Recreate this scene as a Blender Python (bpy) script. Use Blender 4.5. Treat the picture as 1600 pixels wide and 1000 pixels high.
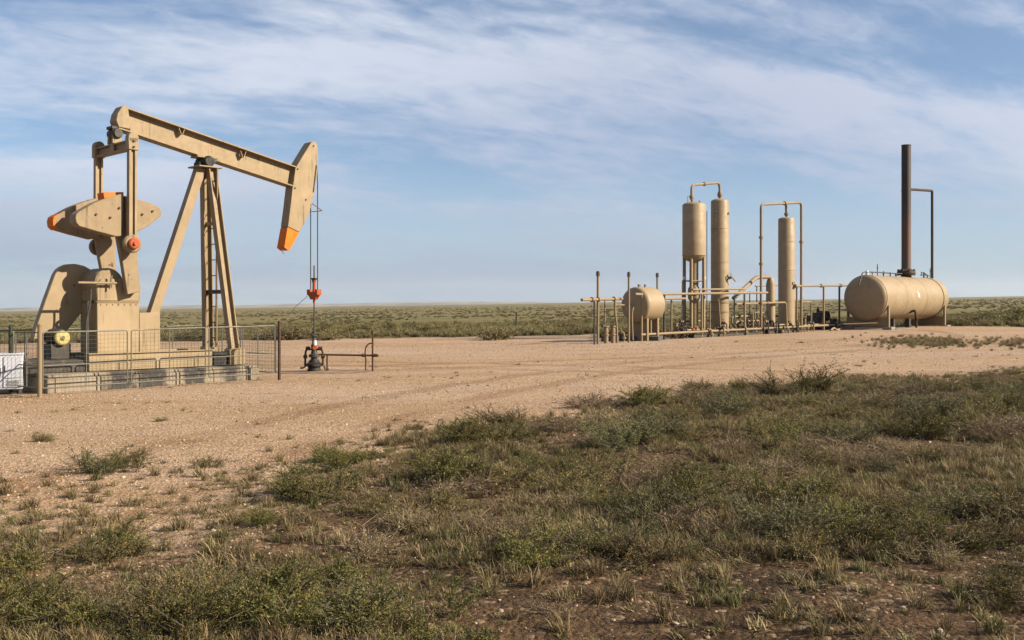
import bpy, bmesh, math, random
import numpy as np
from mathutils import Vector, Matrix, noise as mnoise

for o in list(bpy.data.objects): bpy.data.objects.remove(o)
SC = bpy.context.scene
COL = SC.collection
R = math.radians
A = math.sqrt(.5)

# ------------------------------------------------------------------ camera, sky, sun, exposure
F, EYE, K = 1600., 1.6, .015            # focal length in photo pixels, eye height, cross slope of the plain
cd = bpy.data.cameras.new('camera'); cam = bpy.data.objects.new('camera', cd); COL.objects.link(cam)
cam.location = (0, 0, EYE); cam.rotation_euler = (R(90), 0, 0)
cd.sensor_width = 36; cd.lens = 36; cd.shift_y = -25 / 1600.; cd.clip_start = .1; cd.clip_end = 30000
SC.camera = cam
SUN_AZ, SUN_EL = R(103), R(30)
wd = bpy.data.worlds.new('World'); SC.world = wd; wd.use_nodes = True
sun_d = bpy.data.lights.new('sun', 'SUN'); sun = bpy.data.objects.new('sun', sun_d); COL.objects.link(sun)
sv = Vector((math.sin(SUN_AZ) * math.cos(SUN_EL), math.cos(SUN_AZ) * math.cos(SUN_EL), math.sin(SUN_EL)))
sun.rotation_euler = (-sv).to_track_quat('-Z', 'Y').to_euler(); sun.location = (30, -20, 40)
sun_d.energy = 5.0; sun_d.angle = R(.53); sun_d.color = (1, .87, .69)
vs = SC.view_settings; vs.view_transform = 'Standard'; vs.look = 'None'; vs.exposure = 1.35; vs.gamma = 1; vs.use_curve_mapping = False
SC.render.engine = 'CYCLES'; SC.cycles.use_denoising = True
SC.cycles.max_bounces = 6; SC.cycles.diffuse_bounces = 3; SC.cycles.volume_bounces = 0; SC.cycles.transparent_max_bounces = 8

def world_nodes():
    nt = wd.node_tree; nt.nodes.clear(); N = nt.nodes.new; Lk = nt.links.new
    out = N('ShaderNodeOutputWorld'); bg = N('ShaderNodeBackground'); bg.inputs[1].default_value = .05
    tc = N('ShaderNodeTexCoord')
    sep = N('ShaderNodeSeparateXYZ'); Lk(tc.outputs['Generated'], sep.inputs[0])
    def M(op, a, b=None, c=None):
        m = N('ShaderNodeMath'); m.operation = op
        for i, x in enumerate((a, b, c)):
            if x is None: continue
            if isinstance(x, (int, float)): m.inputs[i].default_value = x
            else: Lk(x, m.inputs[i])
        return m.outputs[0]
    zc = M('MAXIMUM', M('ADD', sep.outputs[2], .03), .012)
    cz = N('ShaderNodeCombineXYZ'); Lk(sep.outputs[0], cz.inputs[0]); Lk(sep.outputs[1], cz.inputs[1]); Lk(zc, cz.inputs[2])
    sky = N('ShaderNodeTexSky'); sky.sky_type = 'NISHITA'; sky.sun_disc = False
    sky.sun_elevation = SUN_EL; sky.sun_rotation = SUN_AZ; sky.air_density = 1.0; sky.dust_density = .4; sky.ozone_density = 4.0
    Lk(cz.outputs[0], sky.inputs[0])
    # a layer of thin cloud: the view direction meets a flat sheet high above
    zz = M('ADD', M('MAXIMUM', sep.outputs[2], 0), .28)
    u = M('DIVIDE', sep.outputs[0], zz); v = M('DIVIDE', sep.outputs[1], zz)
    pl = N('ShaderNodeCombineXYZ'); Lk(u, pl.inputs[0]); Lk(v, pl.inputs[1])
    def noise(rot, scl, off, scale, detail, rough, dist=0.):
        m1 = N('ShaderNodeMapping'); m1.inputs['Rotation'].default_value = (0, 0, R(rot)); Lk(pl.outputs[0], m1.inputs[0])
        mp = N('ShaderNodeMapping'); mp.inputs['Scale'].default_value = scl; mp.inputs['Location'].default_value = off; Lk(m1.outputs[0], mp.inputs[0])
        n = N('ShaderNodeTexNoise'); n.inputs['Scale'].default_value = scale; n.inputs['Detail'].default_value = detail
        n.inputs['Roughness'].default_value = rough; n.inputs['Distortion'].default_value = dist; Lk(mp.outputs[0], n.inputs[0])
        return n.outputs[0]
    def ramp(x, a, b, lo=0., hi=1.):
        m = N('ShaderNodeMapRange'); m.interpolation_type = 'SMOOTHSTEP'
        for i, q in enumerate((a, b, lo, hi)): m.inputs[i + 1].default_value = q
        Lk(x, m.inputs[0]); return m.outputs[0]
    SEED = (11.4, 2.6)
    big = noise(-12, (.5, 1.25, 1), (SEED[0], SEED[1], 0), 1.15, 3, .45, .3)
    band = noise(-16, (.55, 1.5, 1), (SEED[0]+1.3, SEED[1]+2.2, 0), 3.2, 8, .56, .5)
    fine = noise(-30, (.8, 1.5, 1), (8.3, SEED[1], 0), 13., 7, .6, .4)
    dens = M('ADD', M('MULTIPLY', big, 1.15), M('ADD', M('MULTIPLY', band, .62), M('MULTIPLY', fine, .34)))
    hi_m = ramp(dens, .86, 1.22, .08, .92)
    low = ramp(sep.outputs[2], .0, .15, 1., 0.)       # the sheet thickens to an even veil towards the skyline
    mask = M('ADD', M('MULTIPLY', hi_m, M('SUBTRACT', 1., M('MULTIPLY', low, .66))), M('MULTIPLY', low, .60))
    grey = ramp(noise(-10, (.6, 1.0, 1), (5.5, 1.2, 0), .8, 4, .5), .35, .7)
    cc = N('ShaderNodeMix'); cc.data_type = 'RGBA'; Lk(grey, cc.inputs[0])
    cc.inputs[6].default_value = (5.5, 5.95, 6.85, 1); cc.inputs[7].default_value = (4.15, 4.55, 5.75, 1)
    cl = N('ShaderNodeMix'); cl.data_type = 'RGBA'; Lk(low, cl.inputs[0]); Lk(cc.outputs[2], cl.inputs[6]); cl.inputs[7].default_value = (2.4, 3.05, 4.05, 1)
    mx = N('ShaderNodeMix'); mx.data_type = 'RGBA'; Lk(mask, mx.inputs[0]); Lk(sky.outputs[0], mx.inputs[6]); Lk(cl.outputs[2], mx.inputs[7])
    Lk(mx.outputs[2], bg.inputs[0]); Lk(bg.outputs[0], out.inputs[0])
world_nodes()

# ------------------------------------------------------------------ helpers
def hor(px): return 487 - K * px                       # where the plain meets the sky in the photograph
def gpx(px, py):                                       # a point of the plain from where it shows
    D = F * EYE / (py - hor(px)); return ((px - 800) / F * D, D)
def sm(a, b, x):
    t = min(1., max(0., (x - a) / (b - a))); return t * t * (3 - 2 * t)

class MB:
    def __init__(s): s.v = []; s.f = []
    def add(s, vs, fs):
        n = len(s.v); s.v += [tuple(p) for p in vs]; s.f += [tuple(i + n for i in q) for q in fs]; return s
    def box(s, x0, x1, y0, y1, z0, z1):
        return s.add([(x0,y0,z0),(x1,y0,z0),(x1,y1,z0),(x0,y1,z0),(x0,y0,z1),(x1,y0,z1),(x1,y1,z1),(x0,y1,z1)],
                     [(0,3,2,1),(4,5,6,7),(0,1,5,4),(1,2,6,5),(2,3,7,6),(3,0,4,7)])
    def obox(s, p0, p1, w, h, up=(0,0,1), ow=0., oh=0.):
        p0 = Vector(p0); p1 = Vector(p1); d = (p1 - p0).normalized()
        sd = d.cross(Vector(up)).normalized(); u = sd.cross(d)
        vs = []
        for p in (p0, p1):
            c = p + sd * ow + u * oh
            for a, b in ((-1,-1),(1,-1),(1,1),(-1,1)): vs.append(c + sd * (a*w/2) + u * (b*h/2))
        return s.add(vs, [(0,1,2,3),(7,6,5,4),(0,4,5,1),(1,5,6,2),(2,6,7,3),(3,7,4,0)])
    def ibeam(s, p0, p1, h, w, tf=.03, tw=.025, up=(0,0,1)):
        s.obox(p0, p1, w, tf, up, 0, h/2 - tf/2); s.obox(p0, p1, w, tf, up, 0, -h/2 + tf/2)
        return s.obox(p0, p1, tw, h - 2*tf + .004, up)
    def prism(s, a, b):
        n = len(a)
        fs = [tuple(range(n)), tuple(range(2*n-1, n-1, -1))]
        for i in range(n):
            j = (i+1) % n; fs.append((i, i+n, j+n, j))
        return s.add(list(a) + list(b), fs)
    def tube(s, pts, r, n=8, fillet=0., r1=None):
        P = [Vector(p) for p in pts]
        if fillet > 0 and len(P) > 2:
            Q = [P[0]]
            for i in range(1, len(P)-1):
                a = (P[i-1]-P[i]); b = (P[i+1]-P[i]); f = min(fillet, a.length*.45, b.length*.45)
                A0 = P[i] + a.normalized()*f; B0 = P[i] + b.normalized()*f
                for k in range(6):
                    t = k/5.; Q.append(A0*(1-t)**2 + P[i]*2*t*(1-t) + B0*t*t)
            P = Q + [P[-1]]
        m = len(P); vs = []; fs = []
        d = (P[1]-P[0]).normalized(); ref = Vector((0,0,1)) if abs(d.z) < .9 else Vector((1,0,0))
        x = d.cross(ref).normalized()
        for i, p in enumerate(P):
            d = ((P[min(i+1,m-1)] - P[i]).normalized() + (P[i]-P[max(i-1,0)]).normalized())
            d = d.normalized() if d.length > 1e-6 else Vector((0,0,1))
            x = (x - d*x.dot(d)).normalized(); y = d.cross(x)
            rr = r if r1 is None else r + (r1-r)*i/(m-1)
            for k in range(n):
                a = 2*math.pi*k/n; vs.append(p + x*(rr*math.cos(a)) + y*(rr*math.sin(a)))
        for i in range(m-1):
            for k in range(n):
                l = (k+1) % n; fs.append((i*n+k, i*n+l, (i+1)*n+l, (i+1)*n+k))
        fs.append(tuple(range(n-1,-1,-1))); fs.append(tuple(range((m-1)*n, m*n)))
        return s.add(vs, fs)
    def lathe(s, prof, o=(0,0,0), axis=(0,0,1), n=24):
        o = Vector(o); ax = Vector(axis).normalized(); ref = Vector((0,0,1)) if abs(ax.z) < .9 else Vector((1,0,0))
        x = ax.cross(ref).normalized(); y = ax.cross(x); vs = []; fs = []
        for r, h in prof:
            for k in range(n):
                a = 2*math.pi*k/n; vs.append(o + ax*h + x*(max(r,.0005)*math.cos(a)) + y*(max(r,.0005)*math.sin(a)))
        for i in range(len(prof)-1):
            for k in range(n):
                l = (k+1) % n; fs.append((i*n+k, i*n+l, (i+1)*n+l, (i+1)*n+k))
        fs.append(tuple(range(n-1,-1,-1))); fs.append(tuple(range((len(prof)-1)*n, len(prof)*n)))
        return s.add(vs, fs)
    def build(s, name, mat, parent=None, bevel=0., sharp=27):
        me = bpy.data.meshes.new(name); me.from_pydata(s.v, [], s.f)
        bm = bmesh.new(); bm.from_mesh(me); bmesh.ops.recalc_face_normals(bm, faces=bm.faces); bm.to_mesh(me); bm.free()
        me.polygons.foreach_set('use_smooth', [True]*len(me.polygons)); me.set_sharp_from_angle(angle=R(sharp))
        me.materials.append(mat)
        o = bpy.data.objects.new(name, me); COL.objects.link(o)
        if parent: o.parent = parent
        if bevel:
            b = o.modifiers.new('bevel', 'BEVEL'); b.width = bevel; b.segments = 1; b.limit_method = 'ANGLE'; b.angle_limit = R(40)
        return o

def tag(o, label=None, cat=None, group=None, kind=None):
    if label: o['label'] = label
    if cat: o['category'] = cat
    if group: o['group'] = group
    if kind: o['kind'] = kind
    return o
def thing(name, loc, label, cat, rotz=R(45), group=None):
    o = bpy.data.objects.new(name, None); COL.objects.link(o); o.empty_display_size = .2
    o.location = loc; o.rotation_euler = (0, 0, rotz); return tag(o, label, cat, group)

# ------------------------------------------------------------------ materials
def newmat(name):
    m = bpy.data.materials.new(name); m.use_nodes = True; nt = m.node_tree; nt.nodes.clear()
    out = nt.nodes.new('ShaderNodeOutputMaterial'); p = nt.nodes.new('ShaderNodeBsdfPrincipled'); nt.links.new(p.outputs[0], out.inputs[0])
    return m, nt, p
def nmath(nt, op, a, b=None):
    m = nt.nodes.new('ShaderNodeMath'); m.operation = op
    for i, x in enumerate((a, b)):
        if x is None: continue
        if isinstance(x, (int, float)): m.inputs[i].default_value = x
        else: nt.links.new(x, m.inputs[i])
    return m.outputs[0]
def nnoise(nt, vec, scale, detail=4, rough=.55, scl=None, dist=0.):
    if scl:
        mp = nt.nodes.new('ShaderNodeMapping'); mp.inputs['Scale'].default_value = scl; nt.links.new(vec, mp.inputs[0]); vec = mp.outputs[0]
    n = nt.nodes.new('ShaderNodeTexNoise'); n.inputs['Scale'].default_value = scale; n.inputs['Detail'].default_value = detail
    n.inputs['Roughness'].default_value = rough; n.inputs['Distortion'].default_value = dist; nt.links.new(vec, n.inputs[0]); return n.outputs[0]
def nramp(nt, x, a, b, lo=0., hi=1., smooth=True):
    m = nt.nodes.new('ShaderNodeMapRange'); m.interpolation_type = 'SMOOTHSTEP' if smooth else 'LINEAR'
    for i, q in enumerate((a, b, lo, hi)): m.inputs[i+1].default_value = q
    nt.links.new(x, m.inputs[0]); return m.outputs[0]
def nmix(nt, f, a, b, mode='MIX'):
    m = nt.nodes.new('ShaderNodeMix'); m.data_type = 'RGBA'; m.blend_type = mode
    for i, x in ((0, f), (6, a), (7, b)):
        if isinstance(x, (int, float)): m.inputs[i].default_value = x
        elif isinstance(x, tuple): m.inputs[i].default_value = tuple(x) + ((1,) if len(x) == 3 else ())
        else: nt.links.new(x, m.inputs[i])
    return m.outputs[2]
def ncoord(nt, which='Object'):
    return nt.nodes.new('ShaderNodeTexCoord').outputs[which]
def nbump(nt, h, p, strength=.3, dist=.01):
    b = nt.nodes.new('ShaderNodeBump'); b.inputs['Strength'].default_value = strength; b.inputs['Distance'].default_value = dist
    nt.links.new(h, b.inputs['Height']); nt.links.new(b.outputs[0], p.inputs['Normal'])

def paint(name, col, rough=.5, dirt=.35, rust=.0, streak=.3, metal=0., dust=(.42,.33,.22), grease=0.):
    q_ = .72 if name == 'white_paint' else .52
    col = tuple(x*q_ for x in col); dust = tuple(x*.52 for x in dust)
    m, nt, p = newmat(name); c = ncoord(nt)
    col2 = tuple(x*.88 for x in col)
    base = nmix(nt, nramp(nt, nnoise(nt, c, 2.3, 5), .35, .7, 0, 1), col, col2)
    st = nnoise(nt, c, 1.0, 5, .6, scl=(9, 9, .55))
    base = nmix(nt, nramp(nt, st, .5, .78, 0, streak), base, tuple(x*.5 for x in col))
    base = nmix(nt, nramp(nt, nnoise(nt, c, 6, 6, .65), .48, .75, 0, dirt), base, dust)
    if grease:
        base = nmix(nt, nramp(nt, nnoise(nt, c, 1.1, 3, .5), .52, .68, 0, .30), base, tuple(min(1., x*1.35+.02) for x in col))
        gr = nmath(nt, 'MULTIPLY', nramp(nt, nnoise(nt, c, 1.0, 6, .62, scl=(11, 11, .7)), .56, .66), nramp(nt, nnoise(nt, c, 1.6, 4, .55), .47, .60))
        base = nmix(nt, nmath(nt, 'MULTIPLY', gr, grease), base, (.045, .028, .016))
    if rust:
        rs = nnoise(nt, c, 7.5, 7, .6)
        base = nmix(nt, nramp(nt, rs, .70 - rust*.1, .73 - rust*.1), base, (.075, .032, .016))
    nt.links.new(base, p.inputs['Base Color']); p.inputs['Metallic'].default_value = metal; p.inputs['Specular IOR Level'].default_value = .28
    nt.links.new(nramp(nt, nnoise(nt, c, 9, 4), .3, .7, rough+.0, rough+.25), p.inputs['Roughness'])
    nbump(nt, nnoise(nt, c, 28, 3), p, .12, .004)
    return m
TAN   = paint('tan_paint', (.435, .322, .182), .5, .22, .06, .38, grease=.6)
TAN2  = paint('worn_tan_paint', (.385, .28, .16), .55, .4, .32, .5, grease=.7)
TANF  = paint('dusty_tan_paint', (.43, .322, .19), .42, .2, .12, .25, 0, (.42,.32,.2), grease=.3)
TANP  = paint('pipe_tan_paint', (.345, .25, .138), .5, .35, .4, .3)
ORANGE= paint('orange_paint', (1.0, .23, .006), .6, .0, .1, .15)
REDOR = paint('red_orange_paint', (.52, .10, .025), .5, .12, .3, .2)
YEL   = paint('yellow_paint', (.66, .55, .20), .5, .2, .4, .25)
WHITE = paint('white_paint', (.62, .62, .62), .45, .12, .0, .12)
GALV  = paint('grey_galvanised_steel', (.23, .225, .18), .5, .3, .4, .3, .3)
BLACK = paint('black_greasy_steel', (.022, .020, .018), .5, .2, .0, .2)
DKST  = paint('dark_steel', (.07, .062, .052), .5, .35, .5, .3)
RUST  = paint('rusty_steel', (.105, .052, .028), .75, .3, .9, .4, 0, (.16,.09,.05))
RUSTW = paint('weathered_brown_pipe', (.085, .052, .034), .65, .3, .6, .4, 0, (.2,.14,.09))
CABLE = paint('steel_cable', (.10, .095, .09), .5, .1, .0, .1, .4)
DARKG = paint('dark_green_steel', (.035, .05, .035), .5, .3, .3, .3)

def stack_mat():
    m, nt, p = newmat('burnt_stack_steel'); c = ncoord(nt); s = nt.nodes.new('ShaderNodeSeparateXYZ'); nt.links.new(c, s.inputs[0])
    n = nnoise(nt, c, 3, 6, .6, scl=(2, 2, .7))
    h = nmath(nt, 'ADD', s.outputs[2], nmath(nt, 'MULTIPLY', nmath(nt, 'SUBTRACT', n, .5), 2.0))
    b = nmix(nt, nramp(nt, h, 4.6, 7.4), (.075, .034, .019), (.020, .014, .012))
    b = nmix(nt, nramp(nt, h, 4.8, 3.4), b, (.062, .042, .030))
    nt.links.new(b, p.inputs['Base Color']); p.inputs['Roughness'].default_value = .7; nbump(nt, nnoise(nt, c, 20, 4), p, .3, .01)
    return m
STACK = stack_mat()

def concrete(name, col, stains=None):
    col = tuple(x*.58 for x in col)
    m, nt, p = newmat(name); c = ncoord(nt); s = nt.nodes.new('ShaderNodeSeparateXYZ'); nt.links.new(c, s.inputs[0])
    b = nmix(nt, nramp(nt, nnoise(nt, c, 3, 7, .65), .3, .7), tuple(x*.72 for x in col), col)
    b = nmix(nt, nramp(nt, nnoise(nt, c, 2.2, 5, .6, scl=(3, 3, .5)), .5, .75, 0, .6), b, tuple(x*.45 for x in col))
    if stains:                                        # oil has run down stretches of the face
        wob = nmath(nt, 'MULTIPLY', nmath(nt, 'SUBTRACT', nnoise(nt, c, 3.2, 6, .65), .5), .75)
        x = nmath(nt, 'ADD', nmath(nt, 'MULTIPLY', s.outputs[0], -1), wob); tot = None
        for a0, a1 in stains:
            w = nmath(nt, 'MULTIPLY', nramp(nt, x, a0-.10, a0+.10), nramp(nt, x, a1+.10, a1-.10))
            tot = w if tot is None else nmath(nt, 'MAXIMUM', tot, w)
        tot = nmath(nt, 'MULTIPLY', tot, nramp(nt, nnoise(nt, c, 9, 5), .25, .5, .55, .95))
        b = nmix(nt, tot, b, (.028, .025, .023))
    nt.links.new(b, p.inputs['Base Color']); p.inputs['Roughness'].default_value = .9
    nbump(nt, nnoise(nt, c, 22, 6, .7), p, .5, .02)
    return m

def foliage_mat(name, trans=.25):
    m, nt, p = newmat(name); at = nt.nodes.new('ShaderNodeAttribute'); at.attribute_name = 'col'
    oi = nt.nodes.new('ShaderNodeObjectInfo')
    hs = nt.nodes.new('ShaderNodeHueSaturation'); nt.links.new(at.outputs[0], hs.inputs['Color'])
    nt.links.new(nramp(nt, oi.outputs['Random'], 0, 1, .485, .512, False), hs.inputs['Hue'])
    nt.links.new(nramp(nt, oi.outputs['Random'], 0, 1, .38, .64, False), hs.inputs['Value'])
    nt.links.new(hs.outputs[0], p.inputs['Base Color']); p.inputs['Roughness'].default_value = .62
    p.inputs['Specular IOR Level'].default_value = .25
    tr = nt.nodes.new('ShaderNodeBsdfTranslucent'); nt.links.new(hs.outputs[0], tr.inputs[0])
    mx = nt.nodes.new('ShaderNodeMixShader'); mx.inputs[0].default_value = trans
    nt.links.new(p.outputs[0], mx.inputs[1]); nt.links.new(tr.outputs[0], mx.inputs[2])
    out = [n for n in nt.nodes if n.type == 'OUTPUT_MATERIAL'][0]; nt.links.new(mx.outputs[0], out.inputs[0])
    return m
FOL = foliage_mat('scrub_leaves')

# ------------------------------------------------------------------ the plain
EDGE_PX = [(-700, 900), (-200, 880), (0, 850), (230, 842), (400, 812), (480, 765), (640, 718), (720, 694), (850, 660), (1000, 628), (1200, 607), (1600, 588), (1900, 575), (2600, 560)]
EDGE = [((px-800)/F, F*EYE/(py-hor(px))) for px, py in EDGE_PX]   # bearing, distance of the pad's near margin
def edge_dist(x, y):
    r = x/max(y, .5)
    if r <= EDGE[0][0]: return EDGE[0][1]
    for (a, d0), (b, d1) in zip(EDGE, EDGE[1:]):
        if r <= b: return d0 + (d1-d0)*(r-a)/(b-a)
    return EDGE[-1][1]
PAD_FAR = 51.
def pad_far(x): return PAD_FAR + 6.5*sm(8, 16, x)*(1-sm(24, 28, x))
def pad_mask(x, y):                                   # 1 on the gravel pad, 0 in the scrub
    n = mnoise.noise(Vector((x*.35, y*.35, 3.))) * 2.3 + mnoise.noise(Vector((x*1.3, y*1.3, 9.))) * .9
    e = edge_dist(x, y)
    wdt = 1.5 + 2.0*sm(-.02, -.25, x/max(y, .5)); near = sm(-wdt, wdt, (y - e) + n) if y > 0 else 0.
    far = sm(1.0, -1.0, y - pad_far(x) - .01*x + n*.5)
    side = sm(75, 60, abs(x-5))
    return near*far*side
def G(x, y):
    z = K*x
    d = math.hypot(x, y)
    if d < 140:
        pm = pad_mask(x, y)
        z += (1-pm)*(.10*mnoise.noise(Vector((x*.45, y*.45, 0))) + .05*mnoise.noise(Vector((x*1.4, y*1.4, 5))))*sm(140, 60, d)
        z += pm*.018*mnoise.noise(Vector((x*.5, y*.5, 2)))
    z += -1.8*sm(56, 190, y)*(1-sm(500, 2500, y))
    if y > 70:
        z += min(1., (y-70)/250)*.55*mnoise.noise(Vector((x*.008, y*.011, 1)))
        z += min(1., (y-70)/2500)*5.0*mnoise.noise(Vector((x*.0011, y*.0013, 4)))
    return z

def ground_mat():
    m, nt, p = newmat('caliche_and_scrub_soil'); c = ncoord(nt)
    a = nt.nodes.new('ShaderNodeAttribute'); a.attribute_name = 'pad'
    b = nt.nodes.new('ShaderNodeAttribute'); b.attribute_name = 'far'
    # pale crushed caliche
    g = nmix(nt, nramp(nt, nnoise(nt, c, .22, 4, .55, scl=(.6, 1.6, 1)), .36, .66), (.58, .39, .235), (.70, .505, .345))
    g = nmix(nt, nramp(nt, nnoise(nt, c, .5, 5, .6, scl=(.35, 1.5, 1)), .55, .72, 0, .65), g, (.48, .285, .14))
    g = nmix(nt, nramp(nt, nnoise(nt, c, 9, 5, .75), .35, .68, 0, 1), nmix(nt, 1., g, (.72, .70, .68), 'MULTIPLY'), nmix(nt, 1., g, (1.16, 1.16, 1.15), 'MULTIPLY'))
    g = nmix(nt, nramp(nt, nnoise(nt, c, 55, 3, .7), .36, .68, 0, 1), nmix(nt, 1., g, (.60, .58, .56), 'MULTIPLY'), nmix(nt, 1., g, (1.25, 1.25, 1.24), 'MULTIPLY'))
    g = nmix(nt, nramp(nt, nnoise(nt, c, .16, 4, .6, scl=(.5, 1.2, 1)), .45, .62, 0, .75), g, nmix(nt, nnoise(nt, c, 30, 3, .7), (.42, .30, .215), (.72, .545, .41)))
    g = nmix(nt, nramp(nt, nnoise(nt, c, .75, 6, .65, scl=(.5, 1.5, 1)), .56, .70, 0, .45), g, (.33, .215, .13))
    sx_ = nt.nodes.new('ShaderNodeSeparateXYZ'); nt.links.new(c, sx_.inputs[0])
    wob = nmath(nt, 'MULTIPLY', nmath(nt, 'SUBTRACT', nnoise(nt, c, .7, 4, .6), .5), .55); trk = None
    for cx_, cy_, rad in ((-6., 52., 24.5), (-6., 52., 26.3), (30., 5., 33.), (30., 5., 34.8), (-20., -6., 37.), (-20., -6., 38.8)):
        dx_ = nmath(nt, 'SUBTRACT', sx_.outputs[0], cx_); dy_ = nmath(nt, 'SUBTRACT', sx_.outputs[1], cy_)
        dd = nmath(nt, 'SQRT', nmath(nt, 'ADD', nmath(nt, 'MULTIPLY', dx_, dx_), nmath(nt, 'MULTIPLY', dy_, dy_)))
        w_ = nramp(nt, nmath(nt, 'ABSOLUTE', nmath(nt, 'ADD', nmath(nt, 'SUBTRACT', dd, rad), wob)), .42, .12)
        trk = w_ if trk is None else nmath(nt, 'MAXIMUM', trk, w_)
    trk = nmath(nt, 'MULTIPLY', trk, nramp(nt, nnoise(nt, c, .35, 4, .6), 36e-2, .55, .15, .9))
    g = nmix(nt, trk, g, nmix(nt, 1., g, (.66, .57, .50), 'MULTIPLY'))
    vo = nt.nodes.new('ShaderNodeTexVoronoi'); vo.inputs['Scale'].default_value = 26; nt.links.new(c, vo.inputs[0])
    sepc = nt.nodes.new('ShaderNodeSeparateColor'); nt.links.new(vo.outputs['Color'], sepc.inputs[0])
    g = nmix(nt, nramp(nt, sepc.outputs[0], .1, .95, 0, .45), g, nmix(nt, sepc.outputs[1], (.32, .195, .105), (.70, .53, .36)))
    g = nmix(nt, nramp(nt, nnoise(nt, c, 1.1, 4, .6, scl=(.25, 1.3, 1)), .60, .72, 0, .5), g, (.36, .225, .125))
    # soil with litter between the scrub
    s = nmix(nt, nramp(nt, nnoise(nt, c, 1.3, 6, .65), .32, .68), (.085, .054, .031), (.19, .120, .067))
    s = nmix(nt, nramp(nt, nnoise(nt, c, 48, 4, .7), .35, .7), nmix(nt, 1., s, (.45, .45, .45), 'MULTIPLY'), nmix(nt, 1., s, (1.35, 1.3, 1.2), 'MULTIPLY'))
    s = nmix(nt, nramp(nt, sepc.outputs[2], .86, .97, 0, .7), s, (.40, .29, .19))
    # the open plain beyond
    f = nmix(nt, nramp(nt, nnoise(nt, c, .035, 5, .6, scl=(.5, 1.4, 1)), .40, .62), (.20, .178, .072), (.31, .25, .115))
    f = nmix(nt, nramp(nt, nnoise(nt, c, .012, 6, .65, scl=(.4, 1.6, 1)), .58, .70, 0, .7), f, (.42, .30, .175))
    f = nmix(nt, nramp(nt, nnoise(nt, c, .9, 5, .7), .35, .7), nmix(nt, 1., f, (.6, .6, .6), 'MULTIPLY'), nmix(nt, 1., f, (1.25, 1.22, 1.15), 'MULTIPLY'))
    br = nmath(nt, 'ADD', a.outputs['Fac'], nmath(nt, 'MULTIPLY', nmath(nt, 'SUBTRACT', nnoise(nt, c, 2.6, 7, .7), .5), 1.1))
    base = nmix(nt, nramp(nt, br, .28, .72), s, g)
    base = nmix(nt, b.outputs['Fac'], base, f)
    base = nmix(nt, 1., base, (.535, .535, .535), 'MULTIPLY')
    nt.links.new(base, p.inputs['Base Color']); p.inputs['Roughness'].default_value = .95; p.inputs['Specular IOR Level'].default_value = .1
    hgt = nmath(nt, 'ADD', nmath(nt, 'MULTIPLY', nnoise(nt, c, 38, 4, .7), .7), nmath(nt, 'ADD', nmath(nt, 'MULTIPLY', vo.outputs['Distance'], -.6), nmath(nt, 'MULTIPLY', nnoise(nt, c, 7, 4, .6), 1.3)))
    nbump(nt, hgt, p, .9, .035)
    return m

def axis(near, step, mid, mstep, lo, hi):
    xs = list(np.arange(-near, near+1e-6, step)); x = near
    s = mstep; pos = []
    while x < hi: x += s; pos.append(x); s = s*(1.0 if x < mid else 1.13)
    neg = [-q for q in pos if -q > lo-1e-6][::-1]
    return neg + xs + pos
xs = axis(16, .25, 60, 1.0, -9500, 9500)
ys = [-9000, -5000, -2500, -1200, -600, -300, -150, -80, -40, -20, -10, -5, -2] + list(np.arange(0, 30, .22)) + list(np.arange(30, 60, .5))
y = 60.; st = .8
while y < 9500: ys.append(y); st *= 1.055; y += st
gv = []; gpad = []; gfar = []
for yy in ys:
    for xx in xs:
        gv.append((xx, yy, G(xx, yy))); gpad.append(pad_mask(xx, yy) if abs(xx) < 90 and abs(yy) < 120 else 0.); gfar.append(sm(-1, 2, yy - pad_far(xx) - .01*xx))
nx = len(xs)
gf = [(j*nx+i, j*nx+i+1, (j+1)*nx+i+1, (j+1)*nx+i) for j in range(len(ys)-1) for i in range(nx-1)]
me = bpy.data.meshes.new('ground'); me.from_pydata(gv, [], gf); me.polygons.foreach_set('use_smooth', [True]*len(gf))
for nm, dat in (('pad', gpad), ('far', gfar)):
    at = me.attributes.new(nm, 'FLOAT', 'POINT'); at.data.foreach_set('value', dat)
me.materials.append(ground_mat()); gob = bpy.data.objects.new('ground', me); COL.objects.link(gob); gob['kind'] = 'structure'

# low mesa far off on the skyline
def hills_mat():
    m, nt, p = newmat('far_mesa'); c = ncoord(nt)
    b = nmix(nt, nramp(nt, nnoise(nt, c, .004, 5, .6, scl=(1, 1, 6)), .4, .62), (.07, .065, .045), (.17, .13, .095))
    nt.links.new(b, p.inputs['Base Color']); p.inputs['Roughness'].default_value = 1; return m
hv = []; hf = []; nh = 160
for i in range(nh+1):
    px = -300 + 1700*i/nh; D = 6800
    x = (px-800)/F*D
    top = EYE + K*x + D/F*(6.0*sm(1080, 640, px) - 1.0 + 1.6*mnoise.noise(Vector((px*.012, 0, 0))) + .8*mnoise.noise(Vector((px*.05, 3, 0))))
    for yy, zz in ((D-900, K*x-12), (D-120, top-2.5), (D, top), (D+500, top), (D+1200, K*x-15)): hv.append((x, yy, zz))
for i in range(nh):
    for k in range(4): hf.append((i*5+k, (i+1)*5+k, (i+1)*5+k+1, i*5+k+1))
me = bpy.data.meshes.new('hills'); me.from_pydata(hv, [], hf); me.materials.append(hills_mat())
ho = bpy.data.objects.new('hills', me); COL.objects.link(ho); ho['kind'] = 'structure'

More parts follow.
